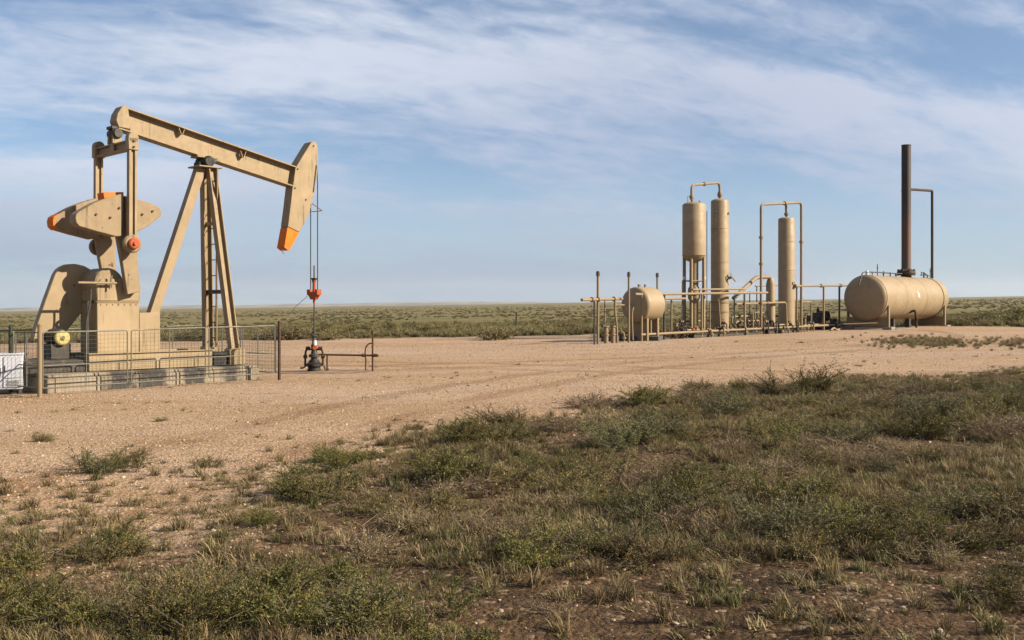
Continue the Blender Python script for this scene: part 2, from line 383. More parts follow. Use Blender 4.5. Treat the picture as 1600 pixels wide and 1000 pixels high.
# ------------------------------------------------------------------ pumping unit.  s runs back from the well, t towards the open side, z up
WX, WY = -4.87, 25.2
def pw(s, t): return (WX - A*s + A*t, WY - A*s - A*t)
def pj(px, py, t):
    r = (px-800)/F; s = (WX + A*t - r*(WY - A*t))/(A*(1-r)); D = WY - A*s - A*t
    return s, (475-py)/F*D + EYE - K*WX
def L(s, t, z): return (-s, -t, z)
def slab(mb, poly, t0, t1): return mb.prism([L(s, t0, z) for s, z in poly], [L(s, t1, z) for s, z in poly])
def tr(pts, t): return [pj(px, py, t) for px, py in pts]
PB = (WX, WY, K*WX)

pl = MB(); pl.box(-6.77, -2.15, -1.02, 1.02, -.3, .235)
plinth = thing('concrete_plinth', PB, 'long oil-stained concrete plinth under the pumping unit', 'plinth')
CONC = concrete('stained_concrete', (.40, .325, .23), [(5.02, 5.62), (4.3, 4.95), (3.45, 3.95), (2.62, 3.02)])
pl.build('foundation', CONC, plinth, .015)
random.seed(4); s0 = 2.17
while s0 < 6.74:                                      # the broken top course: one cast block after another
    w = random.uniform(1.3, 1.9); s1 = min(6.75, s0 + w)
    if 6.75 - s1 < .2: s1 = 6.75
    MB().box(-s1+.003, -s0-.003, -1.0+random.uniform(0, .03), 1.0, .236, .285+random.uniform(0, .022)).build('coping_block', CONC, plinth, .018)
    s0 = s1

pump = thing('pumpjack', PB, 'tan beam pumping unit with orange-tipped horse head standing on a concrete plinth', 'pumpjack')
ZB = .31
sk = MB()
for t in (.55, -.55): sk.box(-5.8, -3.08, -t-.07, -t+.07, ZB, .655)
for s in (3.15, 4.1, 5.6): sk.box(-s-.07, -s+.07, -.49, .49, ZB+.02, .60)
sk.build('skid', TAN, pump, .008)
fp = MB(); fp.box(-5.82, -3.06, -.66, -.44, .655, .672); fp.build('skid_flange', TAN, pump)
for t in (.55, -.55):
    MB().box(-2.68, -2.28, -t-.13, -t+.13, ZB, .665).build('foot_block', TAN, pump, .01)
MB().box(-3.05, -2.70, -.62, .62, ZB, .60).build('gap_shade', BLACK, pump, .01)  # black block in the open gap, standing in for the shade there
mbs = MB()
for t in (.45, -.45): mbs.box(-7.0, -5.82, -t-.08, -t+.08, ZB, .50)
mbs.box(-6.95, -5.85, -.5, .5, .50, .55); mbs.build('motor_base', DKST, pump, .008)
# reducer, pedestal
MB().box(-5.55, -4.66, -.42, .42, .60, 1.70).build('pedestal', TAN, pump, .012)
MB().box(-5.565, -4.645, -.435, .435, 1.70, 1.725).build('joint_flange', TAN, pump, .005)
MB().box(-4.655, -4.19, -.42, .42, .655, 1.49).build('tail_box', TAN, pump, .012)
slab(MB(), [(5.55, 1.726), (4.64, 1.726), (4.60, 2.05), (4.75, 2.2), (5.45, 2.2), (5.55, 2.08)], -.40, .40).build('gear_housing', TAN, pump, .02)
ds, dz = pj(160, 443, .0)
MB().lathe([(.02,-.50),(.25,-.50),(.305,-.46),(.32,-.3),(.32,.26),(.30,.32),(.26,.345),(.02,.35)], L(ds, 0, dz), (0,-1,0), 36).build('gear_drum', TAN2, pump)
for i in range(7):
    MB().lathe([(.0,0),(.016,0),(.016,.015),(.0,.015)], L(4.72+i*.125, .4205, 1.665), (0,-1,0), 6).build('bolt', TAN2, pump)
ga, gb = pj(122, 441.6, .5), pj(182, 442.5, .5)
MB().tube([L(ga[0], .5, ga[1]), L(gb[0], .5, gb[1])], .026, 8).build('brake_rod', TANP, pump)
MB().tube([L(ds+.05, .48, dz-.12), L(ds+.02, .5, dz+.16)], .02, 8).build('brake_lever', TANP, pump)
MB().tube([L(5.75, .36, .66), L(5.75, .36, 1.3), L(5.66, .36, 1.75), L(5.66, .36, 2.0)], .022, 8, .1).build('oil_pipe', DKST, pump)
MB().tube([L(5.68, .25, .66), L(5.68, .25, 1.72), L(5.55, .25, 1.72)], .03, 8, .1).build('conduit', DKST, pump)
# belt guard and motor
gp = tr([(52,530),(57,511),(71,470),(86,429),(91,421),(97,416.5),(105,413),(117,412),(132,415.5),(147,424),(158,440),(160,455),(127,489),(104,518),(95,530)], -.36)
slab(MB(), gp, -.56, -.36).build('belt_guard', TAN, pump, .012)
ms, mz = pj(97.5, 528, .12)
MB().lathe([(.0,-.42),(.17,-.42),(.185,-.36),(.185,.0),(.16,.02),(.0,.02)], L(ms, 0, mz), (0,-1,0), 24).build('motor_body', BLACK, pump)
mo = MB().lathe([(.0,.02),(.14,.02),(.148,.05),(.148,.13),(.12,.15),(.05,.155),(.05,.17),(.0,.17)], L(ms, 0, mz), (0,-1,0), 28).build('motor_end_bell', YEL, pump)
MB().lathe([(.0,.171),(.038,.171),(.03,.19),(0,.19)], L(ms, 0, mz), (0,-1,0), 10).build('shaft_cap', GALV, mo)
MB().box(-ms-.2, -ms+.2, -.05, .4, .552, mz-.12).build('motor_mount', DKST, pump, .01)
slab(MB(), tr([(84,538),(108,538),(112,524),(112,516),(84,518)], .05), -.35, -.30).build('motor_bracket', YEL, pump)
# cranks, counterweights, pitmans
cwp = [(117.8,340),(119.5,334),(124.6,330),(148.4,316.4),(170.8,308),(191,302.5),(193,304)]
cwp += [(196,306.5),(215.6,311),(240.8,319),(250,325),(252.8,330),(252,337.4),(232.4,352.8),(211.4,364),(196,368.5),(182,369.6),(151,361.5),(124,353.5),(119,348)]
cwq = tr(cwp, .72)
cut_s = pj(194, 340, .72)[0]
crank = tr([(199,461),(219.5,455.5),(215,400),(214.5,364),(197,306),(172,306),(183,366),(192,415)], .6)
for sg in (1, -1):
    ck = slab(MB(), crank, sg*.46, sg*.60).build('crank', TAN2, pump, .015)
    rear = [q for q in cwq if q[0] >= cut_s]; fr = [q for q in cwq if q[0] < cut_s]
    zt = pj(193, 303.5, .72)[1]; zb = pj(194, 368.8, .72)[1]
    rp = [q for q in cwq[:7]] + [(cut_s+.05, zb+.0)] + [q for q in cwq[16:]]
    fpn = [(cut_s-.05, zt-.03)] + cwq[7:16]
    fpn = [fpn[0]] + [q for q in fpn[1:] if q[0] < cut_s-.06] + [(cut_s-.05, zb)]
    cw = slab(MB(), rp, sg*.40, sg*.72).build('counterweight', TAN2, pump, .012)
    slab(MB(), fpn, sg*.40, sg*.72).build('counterweight', TAN2, pump, .012)
    # orange paint round the rear nose of the weight
    nose = [cwq[2], cwq[1], cwq[0], cwq[19], cwq[18]]
    ctr = (cwq[0][0]-.5, cwq[0][1]+.05)
    gro = [(q[0] + (.012 if i in (1,2,3) else .006), q[1] + (.008 if i < 2 else (-.008 if i > 2 else 0))) for i, q in enumerate(nose)]
    inn = [(q[0]-.035, q[1]) for q in nose][::-1]
    if sg < 0: slab(MB(), gro + inn, sg*.395, sg*(.712 if sg > 0 else .725)).build('orange_nose', ORANGE, cw)
    for px, py in ((150,335),(172,340),(186,325),(222,335),(238,330)):
        q = pj(px, py, .72); MB().lathe([(0,0),(.024,0),(.024,.025),(0,.025)], L(q[0], sg*.72, q[1]), (0,-sg,0), 6).build('weight_bolt', RUST, cw)
    ws, wz = pj(205.8, 380.8, .82)
    pm = MB(); pm.ibeam(L(ws, sg*.82, wz+.12), L(5.0, sg*.82, 4.86), .165, .12, .045, .03, (1,0,0)); pa = pm.build('pitman_arm', TAN, pump, .004)
    MB().lathe([(0,-.075),(.16,-.075),(.19,-.04),(.19,.04),(.16,.075),(0,.075)], L(ws, sg*.82, wz), (0,-sg,0), 24).build('wrist_bearing', TAN2, pa)
    MB().lathe([(0,.06),(.115,.06),(.115,.13),(.09,.15),(.035,.15),(.035,.19),(0,.19)], L(ws, sg*.82, wz), (0,-sg,0), 18).build('wrist_pin', REDOR, pa)
    MB().lathe([(0,-.3),(.07,-.3),(.07,.08),(0,.08)], L(ws, sg*.82, wz), (0,-sg,0), 12).build('pin_shaft', DKST, pa)
    ey = MB(); ey.box(-5.11, -4.89, -sg*.82-.085, -sg*.82+.085, 4.84, 5.09); ey.lathe([(0,0),(.11,0),(.11,.17),(0,.17)], L(5.0, sg*.82+.085, 5.09), (0,1,0), 16)
    ey.build('arm_clevis', TAN if sg > 0 else TAN2, pa, .01)
    for z in (4.9, 5.02): MB().lathe([(0,0),(.022,0),(.022,.03),(0,.03)], L(5.0, sg*.905, z), (0,-sg,0), 6).build('clevis_bolt', DKST, pa)
    MB().lathe([(0,-.2),(.13,-.2),(.13,-.03),(0,-.03)], L(4.87, sg*.55, 2.02), (0,-sg,0), 18).build('crank_shaft', DKST, pump)
oc = slab(MB(), tr([(161,300.5),(193,300),(193,312),(163,314)], .6), .30, .61).build('orange_cap', ORANGE, pump, .01)
eq = MB(); eq.ibeam(L(5.0, -.74, 4.95), L(5.0, .74, 4.95), .2, .17, .03, .03); eq.box(-5.07, -4.93, -.1, .1, 4.88, 5.06)
eqo = eq.build('equalizer', TAN, pump, .006)
es, ez = 5.0, 5.27
MB().prism([(-es-.11, -.13, 5.05), (-es+.11, -.13, 5.05), (-es+.09, -.13, 5.36), (-es-.09, -.13, 5.36)], [(-es-.11, -.07, 5.05), (-es+.11, -.07, 5.05), (-es+.09, -.07, 5.36), (-es-.09, -.07, 5.36)]).build('bearing_cheek', TAN, eqo, .01)
MB().prism([(-es-.11, .13, 5.05), (-es+.11, .13, 5.05), (-es+.09, .13, 5.36), (-es-.09, .13, 5.36)], [(-es-.11, .07, 5.05), (-es+.11, .07, 5.05), (-es+.09, .07, 5.36), (-es-.09, .07, 5.36)]).build('bearing_cheek', TAN, eqo, .01)
MB().lathe([(0,-.2),(.09,-.2),(.11,-.15),(.11,.15),(.09,.2),(0,.2)], L(es, 0, ez), (0,-1,0), 18).build('tail_bearing', DKST, eqo)
# walking beam
wb = MB(); wb.ibeam(L(4.93, 0, 5.615), L(.50, 0, 4.712), .50, .30, .03, .03)
def beamz(s): return 4.712 + (s-.5)*(.903/4.43)
wbo = wb.build('walking_beam', TAN, pump, .004)
cap = tr([(176.4,189),(179,178),(186,167),(194.5,166),(197,186),(198,203),(180,200)], .0)
slab(MB(), cap, -.165, .165).build('beam_end_cap', TAN, wbo, .01)
MB().box(-5.12, -4.72, -.14, .14, 5.36, 5.42).build('bearing_plate', DKST, wbo, .006)
for px, py in ((283, 205), (379, 241)):
    s, z = pj(px, py, .1)
    for ds_ in (.07, -.07):
        slab(MB(), [(s+ds_, z+.07), (s+ds_-.014, z+.07), (s+ds_*.2-.014, z-.075), (s+ds_*.2, z-.075)], .03, .13).build('gusset', TAN, wbo)
bs, bz = 2.93, 4.92
MB().box(-bs-.26, -bs+.26, -.16, .16, 4.955, 5.0).build('saddle_plate', TAN, wbo, .006)
MB().lathe([(0,-.24),(.10,-.24),(.13,-.2),(.13,.2),(.10,.24),(0,.24)], L(bs, 0, 4.875), (0,-1,0), 18).build('centre_bearing', BLACK, pump)
MB().box(-bs-.2, -bs+.12, -.13, .13, 4.77, 4.86).build('bearing_block', BLACK, pump, .01)
MB().box(-bs+.02, -bs+.2, -.19, .19, 4.86, 4.95).build('bearing_cap', DKST, pump, .01)
# samson post
MB().box(-3.20, -2.62, -.27, .27, 4.735, 4.768).build('post_top_plate', TAN, pump, .006)
MB().obox(L(3.04, 0, 4.735), L(4.44, 0, .66), .20, .20, (-1,0,.2)).build('rear_leg', TAN, pump, .004)
for sg, nm in ((1, 'near'), (-1, 'far')):
    lg = MB().ibeam(L(2.84, sg*.13, 4.735), L(2.53, sg*.58, .665), .20, .18, .025, .02, (1,0,0)).build('front_leg', TAN, pump, .004)
    MB().box(-2.66, -2.42, -sg*.58-.12, -sg*.58+.12, .666, .69).build('base_plate', TAN, lg)
MB().obox(L(2.63, -.44, 1.95), L(2.63, .44, 1.95), .10, .09).build('cross_brace', DKST, pump, .004)
MB().obox(L(2.75, -.27, 3.5), L(2.75, .27, 3.5), .08, .08).build('cross_brace', TAN, pump, .004)
ld = thing_l = MB()
for o_ in (-.27, .27):
    ld.obox(L(2.80, .06+o_, 4.72), L(2.44, -.63+o_, .68), .05, .03, (1,0,0))
lad = ld.build('ladder_rails', TANP, pump)
for i in range(11):
    q = (i+.6)/11.3; s = 2.44+.36*q; t = -.63+.69*q; z = .68+4.04*q
    MB().tube([L(s, t-.27, z), L(s, t+.27, z)], .013, 6).build('rung', TANP, lad)
# horse head
hp = [(482.5,228.5),(487,221.8),(491,220.5),(494.5,223),(496.8,232),(497.2,245),(496.4,264),(493.8,288),(489,312),(483,333),(476,348.5),(468,362.8),(449.8,354),(453.5,326),(457.2,294),(462,262)]
hq = tr(hp, .16)
hd = slab(MB(), hq, -.16, .16).build('horse_head', TAN, pump, .008)
tq = tr([(449.6,354.8),(467.6,363.6),(460,378),(453.5,390),(450,391.5),(443.8,386.5)], .16)
slab(MB(), tq, -.161, .161).build('orange_head_tip', ORANGE, hd, .008)
slab(MB(), tr([(493.2,258),(495.3,258),(490.5,300),(488.5,301)], .16), .162, .166).build('oil_stain', BLACK, hd)  # thin dark strip for an oil stain on the near face
for px, py in ((465,264),(461,294),(490,228),(478,312)):
    q = pj(px, py, .16); MB().lathe([(0,0),(.02,0),(.02,.02),(0,.02)], L(q[0], .16, q[1]), (0,-1,0), 6).build('head_bolt', DKST, hd)
hk = pj(447, 394, .25); MB().tube([L(hk[0], .1, hk[1]+.12), L(hk[0], .1, hk[1]), L(hk[0]-.05, .1, hk[1]-.03)], .012, 6).build('tip_hook', TANP, hd)
gs0, gs1, gs2 = pj(488, 318, .2), pj(503, 329, .2), pj(486, 330, .2)
gb_ = MB(); gb_.tube([L(gs0[0], .2, gs0[1]), L(gs1[0], .2, gs1[1]), L(gs2[0], .2, gs2[1])], .015, 6)
gb_.tube([L(gs0[0], -.2, gs0[1]), L(gs1[0], -.2, gs1[1]), L(gs2[0], -.2, gs2[1])], .015, 6); gb_.tube([L(gs1[0], -.2, gs1[1]), L(gs1[0], .2, gs1[1])], .015, 6)
gb_.build('cable_guard', TANP, hd)
zc = 1.80 + .073
for t in (-.15, .15):
    MB().tube([L(.06, t, 5.35), L(.02, t, 5.0), L(.0, t, 4.6), L(0, t, zc+.15)], .0125, 6).build('bridle_cable', CABLE, pump)
cbm = MB(); cbm.prism([(-.08,-.21,zc+.10),(.08,-.21,zc+.10),(.08,.21,zc+.10),(-.08,.21,zc+.10)], [(-.05,-.1,zc-.09),(.05,-.1,zc-.09),(.05,.1,zc-.09),(-.05,.1,zc-.09)])
cbm.box(-.07, .07, -.22, -.13, zc+.02, zc+.16); cbm.box(-.07, .07, .13, .22, zc+.02, zc+.16)
cb = cbm.build('carrier_bar', REDOR, pump, .008)
MB().lathe([(0,0),(.04,0),(.04,.24),(.055,.24),(.055,.30),(.03,.30),(0,.30)], (0,0,zc+.10), (0,0,1), 12).build('rod_clamp', REDOR, cb)
MB().lathe([(0,0),(.085,0),(.085,.04),(0,.04)], (0,0,zc+.40), (0,0,1), 10).build('clamp_plate', DARKG, cb)
MB().lathe([(0,0),(.03,0),(.03,.09),(0,.09)], (0,0,zc-.18), (0,0,1), 10).build('rod_coupling', REDOR, cb)
MB().tube([(0,0,.78), (0,0,2.62)], .016, 8).build('polished_rod', DKST, pump)
MB().tube([L(.02,-.2,zc+.02), L(.35,-.25,zc-.25), L(.55,-.3,zc-.48)], .006, 5).build('ground_wire', CABLE, cb)

# ------------------------------------------------------------------ wellhead and flow line
well = thing('wellhead', PB, 'dark rusty wellhead with side valves under the polished rod', 'wellhead', R(0))
MB().lathe([(0,-.1),(.17,-.1),(.17,.06),(.15,.09),(.15,.13),(.20,.15),(.20,.20),(.14,.24),(.11,.30),(0,.30)], n=24).build('casing_head', BLACK, well)
MB().lathe([(0,.30),(.08,.30),(.08,.36),(.13,.37),(.13,.43),(.08,.45),(.07,.52),(0,.52)], n=20).build('tubing_head', DKST, well)
MB().lathe([(0,.52),(.06,.52),(.06,.6),(.075,.6),(.075,.67),(.055,.69),(.04,.85),(.085,.88),(.085,.92),(.05,.94),(.05,1.0),(0,1.0)], n=18).build('stuffing_box', DKST, well)
MB().tube([(-.15,-.05,.93),(.15,-.03,.94)], .014, 6).build('gland_handle', DKST, well)
MB().lathe([(0,0),(.055,0),(.06,.03),(.05,.07),(0,.07)], (.03,-.08,.60), (.2,-1,0), 16).build('pressure_plate', REDOR, well)
MB().lathe([(0,0),(.045,0),(.05,.06),(.03,.12),(0,.12)], (.03,-.06,.66), (0,0,1), 12).build('white_gauge', WHITE, well)
for sx in (-1, 1):
    v_ = MB(); v_.tube([(sx*.05,0,.55),(sx*.17,0,.58),(sx*.21,0,.50),(sx*.22,-.01,.16)], .026, 8, .06); v_.lathe([(0,-.05),(.05,-.05),(.05,.05),(0,.05)], (sx*.15,0,.58), (1,0,0), 10)
    v_.lathe([(0,-.04),(.045,-.04),(.045,.04),(0,.04)], (sx*.215,0,.38), (1,0,0), 10)
    vo_ = v_.build('side_valve', RUSTW, well)
    MB().tube([(sx*.25,-.06,.38),(sx*.26,.06,.38)], .012, 6).build('valve_handle', DKST, vo_)
MB().tube([(-.2,0,.16),(-.26,-.03,.10),(-.34,-.05,.10)], .02, 8).build('drain_stub', DKST, well)
MB().tube([(.24,0,.15),(.28,0,.06),(.36,0,.06)], .022, 8).build('drain_stub', DKST, well)
fl = thing('flow_line', (WX+.2, WY, K*WX), 'low rusty flow line running from the wellhead to an upright pipe', 'pipe', R(2))
MB().tube([(-.1,0,.43),(1.28,0,.405)], .024, 8).build('line_pipe', RUST, fl)
MB().tube([(.12,0,-.05),(.12,0,.43)], .02, 8).build('support_leg', RUST, fl)
MB().tube([(1.235,0,-.05),(1.235,0,1.0)], .022, 8).build('riser', RUST, fl)
MB().lathe([(0,0),(.034,0),(.034,.09),(.02,.1),(0,.1)], (1.235,0,.93), (0,0,1), 10).build('riser_cap', RUST, fl)
MB().tube([(1.06,0,.04),(1.07,0,.28),(1.05,0,.44),(1.06,0,.60),(1.14,0,.70),(1.235,0,.71)], .017, 8, .06).build('bypass_loop', RUST, fl)
for ux in (1.02, 1.29): MB().lathe([(0,-.055),(.043,-.055),(.043,.055),(0,.055)], (ux,0,.408), (1,0,0), 10).build('union_nut', RUST, fl)
MB().tube([(1.29,0,.405),(1.38,0,.40)], .028, 8).build('end_plug', RUST, fl)
MB().lathe([(0,0),(.03,0),(.03,.03),(0,.03)], (1.25,-.02,.69), (0,-1,0), 8).build('red_plug', REDOR, fl)
def oilmat():
    m, nt, p = newmat('oil_stained_earth'); c = ncoord(nt); s = nt.nodes.new('ShaderNodeSeparateXYZ'); nt.links.new(c, s.inputs[0])
    b = nmix(nt, nramp(nt, nnoise(nt, c, 3, 6, .65), .35, .65), (.10, .062, .035), (.22, .14, .075)); nt.links.new(b, p.inputs['Base Color']); p.inputs['Roughness'].default_value = .8
    nbump(nt, nnoise(nt, c, 30, 5, .7), p, .8, .03); return m
ring = []; random.seed(8)
for k in range(40):
    a = 2*math.pi*k/40; rr = (1 + .28*mnoise.noise(Vector((math.cos(a)*1.6, math.sin(a)*1.6, 3))))
    x = .25 + 1.25*rr*math.cos(a); y = .0 + .75*rr*math.sin(a); ring.append((x, y))
om = MB(); cz_ = [(WX+x, WY+y) for x, y in ring]
om.add([(x, y, G(WX+x, WY+y)-K*WX+.006) for x, y in ring] + [(.25, 0, G(WX+.25, WY)-K*WX+.03)], [(k, (k+1) % 40, 40) for k in range(40)])
oo = om.build('oily_earth', oilmat()); oo.location = PB; oo['kind'] = 'structure'

# ------------------------------------------------------------------ fence round the pumping unit
fx, fy = pw(2.05, 1.6)
fence = thing('wire_fence', (fx, fy, G(fx, fy)), 'low galvanised wire mesh fence enclosing the pumping unit', 'fence', 0)
def fl_(x, y, z): return (x - fx, y - fy, z - fence.location.z)
def fence_panel(s0, t0, s1, t1, label=None, h=1.2, gap=.16, mids=1):
    x0, y0 = pw(s0, t0); x1, y1 = pw(s1, t1); ln = math.hypot(x1-x0, y1-y0); z0 = G(x0, y0); z1 = G(x1, y1)
    def P(x, z): q = x/ln; return fl_(x0+(x1-x0)*q, y0+(y1-y0)*q, z0+(z1-z0)*q+z)
    f_ = MB().tube([P(.03, gap), P(.03, h), P(ln-.03, h), P(ln-.03, gap), P(.03, gap)], .0135, 8, .05).build('panel', GALV, fence)
    if label: f_['label'] = label
    for k in range(mids):
        xm = .03 + (ln-.06)*(k+1)/(mids+1)
        MB().tube([P(xm, gap), P(xm, h)], .010, 6).build('upright', GALV, f_)
    MB().tube([P(.03, h*.48), P(ln-.03, h*.48)], .010, 6).build('mid_rail', GALV, f_)
    w = MB(); n = int(ln/.08)
    for k in range(1, n): x = .03 + (ln-.06)*k/n; w.tube([P(x, gap), P(x, h)], .0024, 3)
    for k in range(1, 13): z = gap + (h-gap)*k/13; w.tube([P(.03, z), P(ln-.03, z)], .0024, 3)
    w.build('wire_mesh', GALV, f_)['kind'] = 'stuff'
FT = 1.6
for t in (FT, -FT):
    for a, b in ((7.1, 5.42), (5.4, 3.74), (3.72, 2.08)): fence_panel(a, t, b, t)
fence_panel(2.05, FT-.03, 2.05, .02); fence_panel(2.05, -.02, 2.05, -FT+.03)
fence_panel(7.13, FT-.03, 7.13, .35); fence_panel(7.13, .3, 7.13, -FT+.03)
def post(s, t, h, r, mat, label):
    x, y = pw(s, t); z = G(x, y); o = MB().tube([fl_(x, y, z-.2), fl_(x, y, z+h)], r, 10).build('post', mat, fence); o['label'] = label
    MB().lathe([(0,0),(r*1.12,0),(r*1.12,.03),(r*.6,.045),(0,.045)], fl_(x, y, z+h), n=10).build('post_cap', mat, o)
post(2.02, FT+.04, 1.26, .034, RUSTW, 'brown pipe corner post next to the wellhead')
post(7.14, FT+.04, 1.32, .042, TANP, 'tan pipe corner post next to the white cabinet')
post(7.2, .32, 1.28, .036, DARKG, 'dark green pipe post behind the white cabinet')
post(2.02, -FT-.04, 1.2, .034, RUSTW, 'brown pipe corner post on the far side')

# white cabinet
cx, cy = gpx(18, 617)
CABP = paint('cabinet_white_paint', (.72, .75, .82), .5, .25, .1, .3, 0, (.5,.45,.4))
cab = thing('electrical_cabinet', (cx-.27, cy+.25, G(cx, cy)), 'small white metal cabinet standing by the fence corner post', 'cabinet', R(24))
MB().box(-.32, .34, -.24, .24, .10, .76).build('body', CABP, cab, .012)
MB().box(-.335, .355, -.255, .255, .762, .79).build('lid', CABP, cab, .008)
dr = MB().box(-.30, -.02, -.262, -.242, .14, .73).build('door', CABP, cab, .006); MB().box(-.06, -.045, -.285, -.262, .36, .52).build('handle', DKST, dr)
dr = MB().box(.0, .32, -.262, -.242, .32, .73).build('door', CABP, cab, .006); MB().box(.02, .035, -.285, -.262, .42, .56).build('handle', DKST, dr)
MB().box(.0, .32, -.26, -.242, .14, .31).build('lower_panel', CABP, cab, .005)
for x, y in ((-.28,-.2),(.3,-.2),(-.28,.2),(.3,.2)): MB().box(x-.03, x+.03, y-.03, y+.03, -.08, .10).build('foot', DKST, cab)
for k in range(4): MB().box(.05, .27, -.268, -.261, .17+k*.03, .182+k*.03).build('louvre', GALV, cab)
pl_ = MB().box(-.25, -.14, -.268, -.262, .58, .62).build('name_plate', DKST, cab)

# ------------------------------------------------------------------ separation plant.  a runs back along the row, b towards the open side
QX, QY = 5.3, 42.
def fw(a, b): return (QX + A*a + A*b, QY + A*a - A*b)
def fa(px, b):
    r = (px-800)/F; return (r*(QY - A*b) - QX - A*b)/(A*(1-r))
def fz(px, py, b):
    x, y = fw(fa(px, b), b); return (475-py)/F*y + EYE
def floc(px, b):
    x, y = fw(fa(px, b), b); return x, y, G(x, y)
def mpp(px, b): return floc(px, b)[1]/F               # metres in one photo pixel there
def dome(r, h0, depth, sgn=1, n=6):
    return [(r*math.cos(math.pi/2*k/n), h0 + sgn*depth*math.sin(math.pi/2*k/n)) for k in range(n+1)]
def valve(mb, p, ax, r=.06, wheel=True):
    p = Vector(p); ax = Vector(ax).normalized()
    mb.lathe([(0,-.09),(r*1.25,-.09),(r*1.25,-.065),(r*.8,-.06),(r,0),(r*.8,.06),(r*1.25,.065),(r*1.25,.09),(0,.09)], p, ax, 10)
    mb.tube([p, p+Vector((0,0,.17))], .014, 6)
    if wheel: mb.lathe([(.05,0),(.075,0),(.075,.014),(.05,.014)], p+Vector((0,0,.16)), (0,0,1), 10)

# vertical vessel on legs
def vessel_a():
    px, b = 1084.3, -.6; x, y, g = floc(px, b); m = mpp(px, b); r = 18*m
    Z = lambda py: fz(px, py, b) - g
    o = thing('vertical_separator', (x, y, g), 'short wide tan vertical vessel raised on legs', 'vessel', R(45))
    zt, zb = Z(321), Z(399)
    pr = [(0, Z(410)), (r*.35, Z(409.4)), (r*.65, Z(407)), (r*.87, Z(403))] + [(r, zb), (r, zt)] + dome(r, zt, .16)[1:]
    MB().lathe(pr, n=36).build('shell', TANF, o)
    MB().lathe([(r+.001, zb-.012),(r+.012, zb-.01),(r+.012, zb+.012),(r+.001, zb+.014)], n=36).build('seam_ring', TANF, o)
    for k in range(4):
        a = R(20+90*k); q = (r*.86*math.cos(a), r*.86*math.sin(a))
        lg = MB().box(q[0]-.055, q[0]+.055, q[1]-.055, q[1]+.055, 0, zb+.05).build('leg', TANP, o, .006)
        MB().box(q[0]-.12, q[0]+.12, q[1]-.12, q[1]+.12, -.05, .03).build('foot_plate', TANP, lg)
    MB().lathe([(0,-.05),(.26,-.05),(.26,.02),(.2,.04),(.2,Z(470)),(.27,Z(466)),(.27,Z(452)),(.2,Z(447)),(.2,Z(408)),(0,Z(408))], n=24).build('drain_column', TANP, o)
    zr = Z(439); rg = MB()
    c4 = [(r*.86*math.cos(R(20+90*k)), r*.86*math.sin(R(20+90*k)), zr) for k in range(4)]
    for k in range(4): rg.tube([c4[k], c4[(k+1) % 4]], .035, 6)
    rg.build('leg_brace', TANP, o)
    nz = MB(); nz.lathe([(0,zt+.12),(.06,zt+.12),(.06,zt+.28),(.1,zt+.28),(.1,zt+.33),(.06,zt+.33),(.06,zt+.4),(0,zt+.4)], (-.06,.06,0), n=14); nz.tube([(-.25,.15,zt+.08),(-.25,.15,zt+.4),(-.1,.1,zt+.42)], .02, 6)
    nz.build('top_nozzle', TANP, o)
    MB().tube([(.25,-.12,zt+.05),(.25,-.12,zt+.22)], .03, 8).build('relief_valve', DKST, o)
    gg = MB(); gg.tube([(r+.0,.12,zt-.2),(r+.13,.12,zt-.25),(r+.13,.12,zb+.25),(r,.12,zb+.2)], .014, 6)
    gg.build('sight_glass', DKST, o)
    for dx in (-.3, .32):
        MB().lathe([(0,0),(.07,0),(.085,.05),(.07,.13),(0,.14)], (dx, -dx, zr+.06), n=12).build('white_gauge', WHITE, o)
    return (x, y, g, zt, r)
VA = vessel_a()
def tower(px, b, ptop, pshould, rpx, label, straps, n=36):
    x, y, g = floc(px, b); m = mpp(px, b); r = rpx*m; Z = lambda py: fz(px, py, b) - g
    o = thing('vessel_tower', (x, y, g), label, 'vessel', R(45)); zt = Z(pshould)
    MB().lathe([(0,.05),(r,.05),(r,zt)] + dome(r, zt, Z(ptop)-zt)[1:], n=n).build('shell', TANF, o)
    MB().lathe([(0,-.08),(r*1.25,-.08),(r*1.25,.04),(r*1.02,.045),(0,.045)], n=n).build('skirt', TANP, o)
    for py in straps:
        MB().lathe([(r+.002,Z(py)-.05),(r+.022,Z(py)-.045),(r+.022,Z(py)+.045),(r+.002,Z(py)+.05)], n=n).build('strap', TANP, o)
    for q in (.28, .55, .8): MB().lathe([(r+.001,zt*q-.02),(r+.009,zt*q-.012),(r+.009,zt*q+.012),(r+.001,zt*q+.02)], n=n).build('weld_seam', TANF, o)
    MB().box(-.11, .11, -r-.012, -r+.06, zt*.42, zt*.42+.14).build('name_plate', GALV, o)
    nz = MB().lathe([(0,Z(ptop)-.04),(.06,Z(ptop)-.04),(.06,Z(ptop)+.08),(.12,Z(ptop)+.08),(.12,Z(ptop)+.12),(.09,Z(ptop)+.125),(.09,Z(ptop)+.15),(.12,Z(ptop)+.155),(.12,Z(ptop)+.19),(.06,Z(ptop)+.19),(.06,Z(ptop)+.26),(0,Z(ptop)+.26)], n=14)
    nz.build('top_flange', TANP, o)
    return o, (x, y, g, r, Z)
TB, tb = tower(1124.7, -.6, 310, 315.5, 13.8, 'tall tan tower vessel next to the vessel on legs', (472, 487))
v_ = MB(); ang = Vector((.3, -.95, 0)); Zb = tb[4]
valve(v_, (.1, -tb[3]-.12, Zb(434)), (0,1,0)); v_.tube([(.1,-tb[3]+.05,Zb(434)),(.1,-tb[3]-.2,Zb(434)),(.28,-tb[3]-.25,Zb(440))], .03, 8); v_.build('side_valve', TANP, TB)
